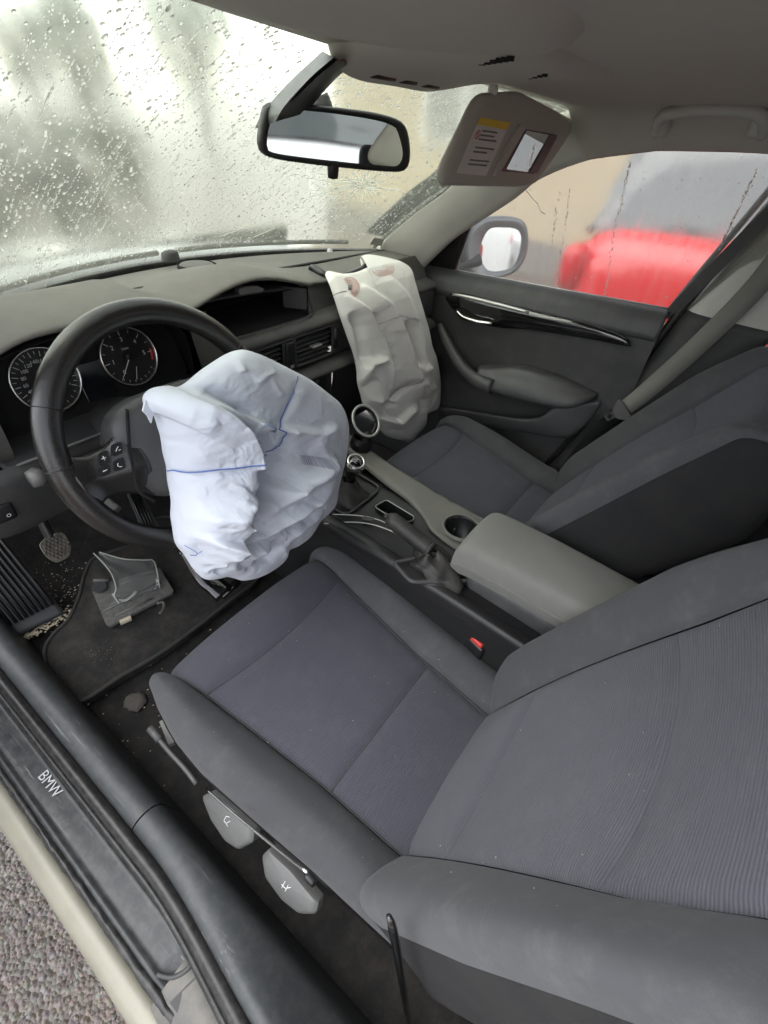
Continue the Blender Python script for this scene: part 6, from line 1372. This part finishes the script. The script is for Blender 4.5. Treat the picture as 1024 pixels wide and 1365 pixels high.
P = rpoly(D6([(240, 390), (270, 340), (350, 330), (370, 390), (300, 420)], FZ+.016), .01, 3); MB().prism(P, (0, 0, .012)).build('fragment', MT['blade'], bt_, smooth=False)
# chips of plastic and glass crumbs
mb = MB()
def crumb(p, s):
    K = rng.integers(3, 6); a0 = rng.uniform(0, 6.28); V = [p+V3(0, 0, s*.8)]+[p+V3(math.cos(a0+k*6.283/K)*s*rng.uniform(.5, 1.5), math.sin(a0+k*6.283/K)*s*rng.uniform(.4, 1), 0) for k in range(K)]; mb.add(V, [(0, 1+k, 1+(k+1) % K) for k in range(K)])
for k in range(230):
    t = rng.uniform(0, 1); crumb(FP(28+t*64+rng.normal(0, 6), 850-t*36+rng.normal(0, 5), FZ), rng.uniform(.0012, .0048))
for k in range(190): crumb(FP(rng.normal(78, 26), rng.normal(790, 26), FZ), rng.uniform(.0007, .0026))
for k in range(170): crumb(FP(rng.normal(132, 10), rng.normal(872, 6), FZ+.001), rng.uniform(.0008, .0020))
for k in range(120): crumb(FP(rng.uniform(80, 300), rng.uniform(770, 1050), FZ-.012 if rng.uniform() < .5 else FZ), rng.uniform(.0006, .0022))
for k in range(70):
    p = dcf(rng.uniform(-1.7, 1.2), rng.uniform(.25, .9)) if k < 45 else dbf(rng.uniform(-1.7, .9), rng.uniform(.1, .8)); crumb(p+V3(0, .002, .004), rng.uniform(.0005, .0012))
cp = mb.build('crumbs', MT['chip'], smooth=False, kind='stuff'); cp['label'] = 'pale crumbs and glass chips scattered over footwell carpet and driver seat'; cp['category'] = 'crumbs'
for px, py, r, nm in ((180, 935, .028, 'mud_print'),):
    P = cr([FP(px-15, py+6, .331), FP(px-12, py-8, .331), FP(px+8, py-14, .331), FP(px+14, py-2, .331), FP(px+2, py+12, .331)], 30, closed=True); c = P.mean(0); P = P+rng.normal(0, .0012, P.shape)
    o_ = MB().grid(np.stack([P-V3(0, 0, .006), P*.8+c*.2+V3(0, 0, .0005), P*.4+c*.6+V3(0, 0, .0015), P*.03+c*.97+V3(0, 0, .001)]), wrap=True).build('mud_clod', MT['mud']); tag(o_, 'flattened clod of dried mud on the carpet behind the floor mat', 'mud')

# ================================================================== OPEN DRIVER DOOR (beside the camera, out of the picture; it shades the sill)
dd = thing('driver_door', 'driver door swung wide open beside the sill', 'car door', (-.82, .98, .32))
ang = R_(66); e_ = V3(-math.sin(ang), -math.cos(ang), 0); f_ = V3(math.cos(ang), -math.sin(ang), 0)    # along the door, and towards the cabin side
h0 = V3(-.86, .98, 0)
def DD(u, z, d=0): return h0+e_*u+f_*d+V3(0, 0, z)
G = np.array([[DD(u, z, d) for u in (0, .3, .7, 1.02)] for z, d in ((.34, .03), (.5, .05), (.7, .055), (.9, .05), (1.0, .03), (1.02, .0))]); MB().shell(net(G, 20, 20), .01).build('door_panel', MT['dashl'], dd)
G = np.array([[DD(u, z, d) for u in (0, .3, .7, 1.05)] for z, d in ((.32, -.05), (.5, -.085), (.7, -.09), (.9, -.075), (1.0, -.05))]); MB().shell(net(G, 20, 20), .006).build('outer_skin', MT['paint'], dd)
MB().tube(cr([DD(.0, 1.0), DD(.35, 1.2), DD(.62, 1.36), DD(.85, 1.38), DD(.97, 1.36), DD(1.0, 1.2), DD(1.02, 1.0)], 40), .016, 8).build('window_frame', MT['black'], dd)
MB().prism([DD(.04, 1.0, -.01), DD(1.0, 1.0, -.01), DD(.96, 1.36, -.01), DD(.62, 1.35, -.01), DD(.35, 1.19, -.01)], f_*.004).build('window_glass', MT['rg'], dd, smooth=False)
MB().tube(cr([DD(.25, .86, .07), DD(.4, .74, .10), DD(.6, .70, .11), DD(.85, .72, .08)], 20), .024, 12).build('door_armrest', MT['trim'], dd)
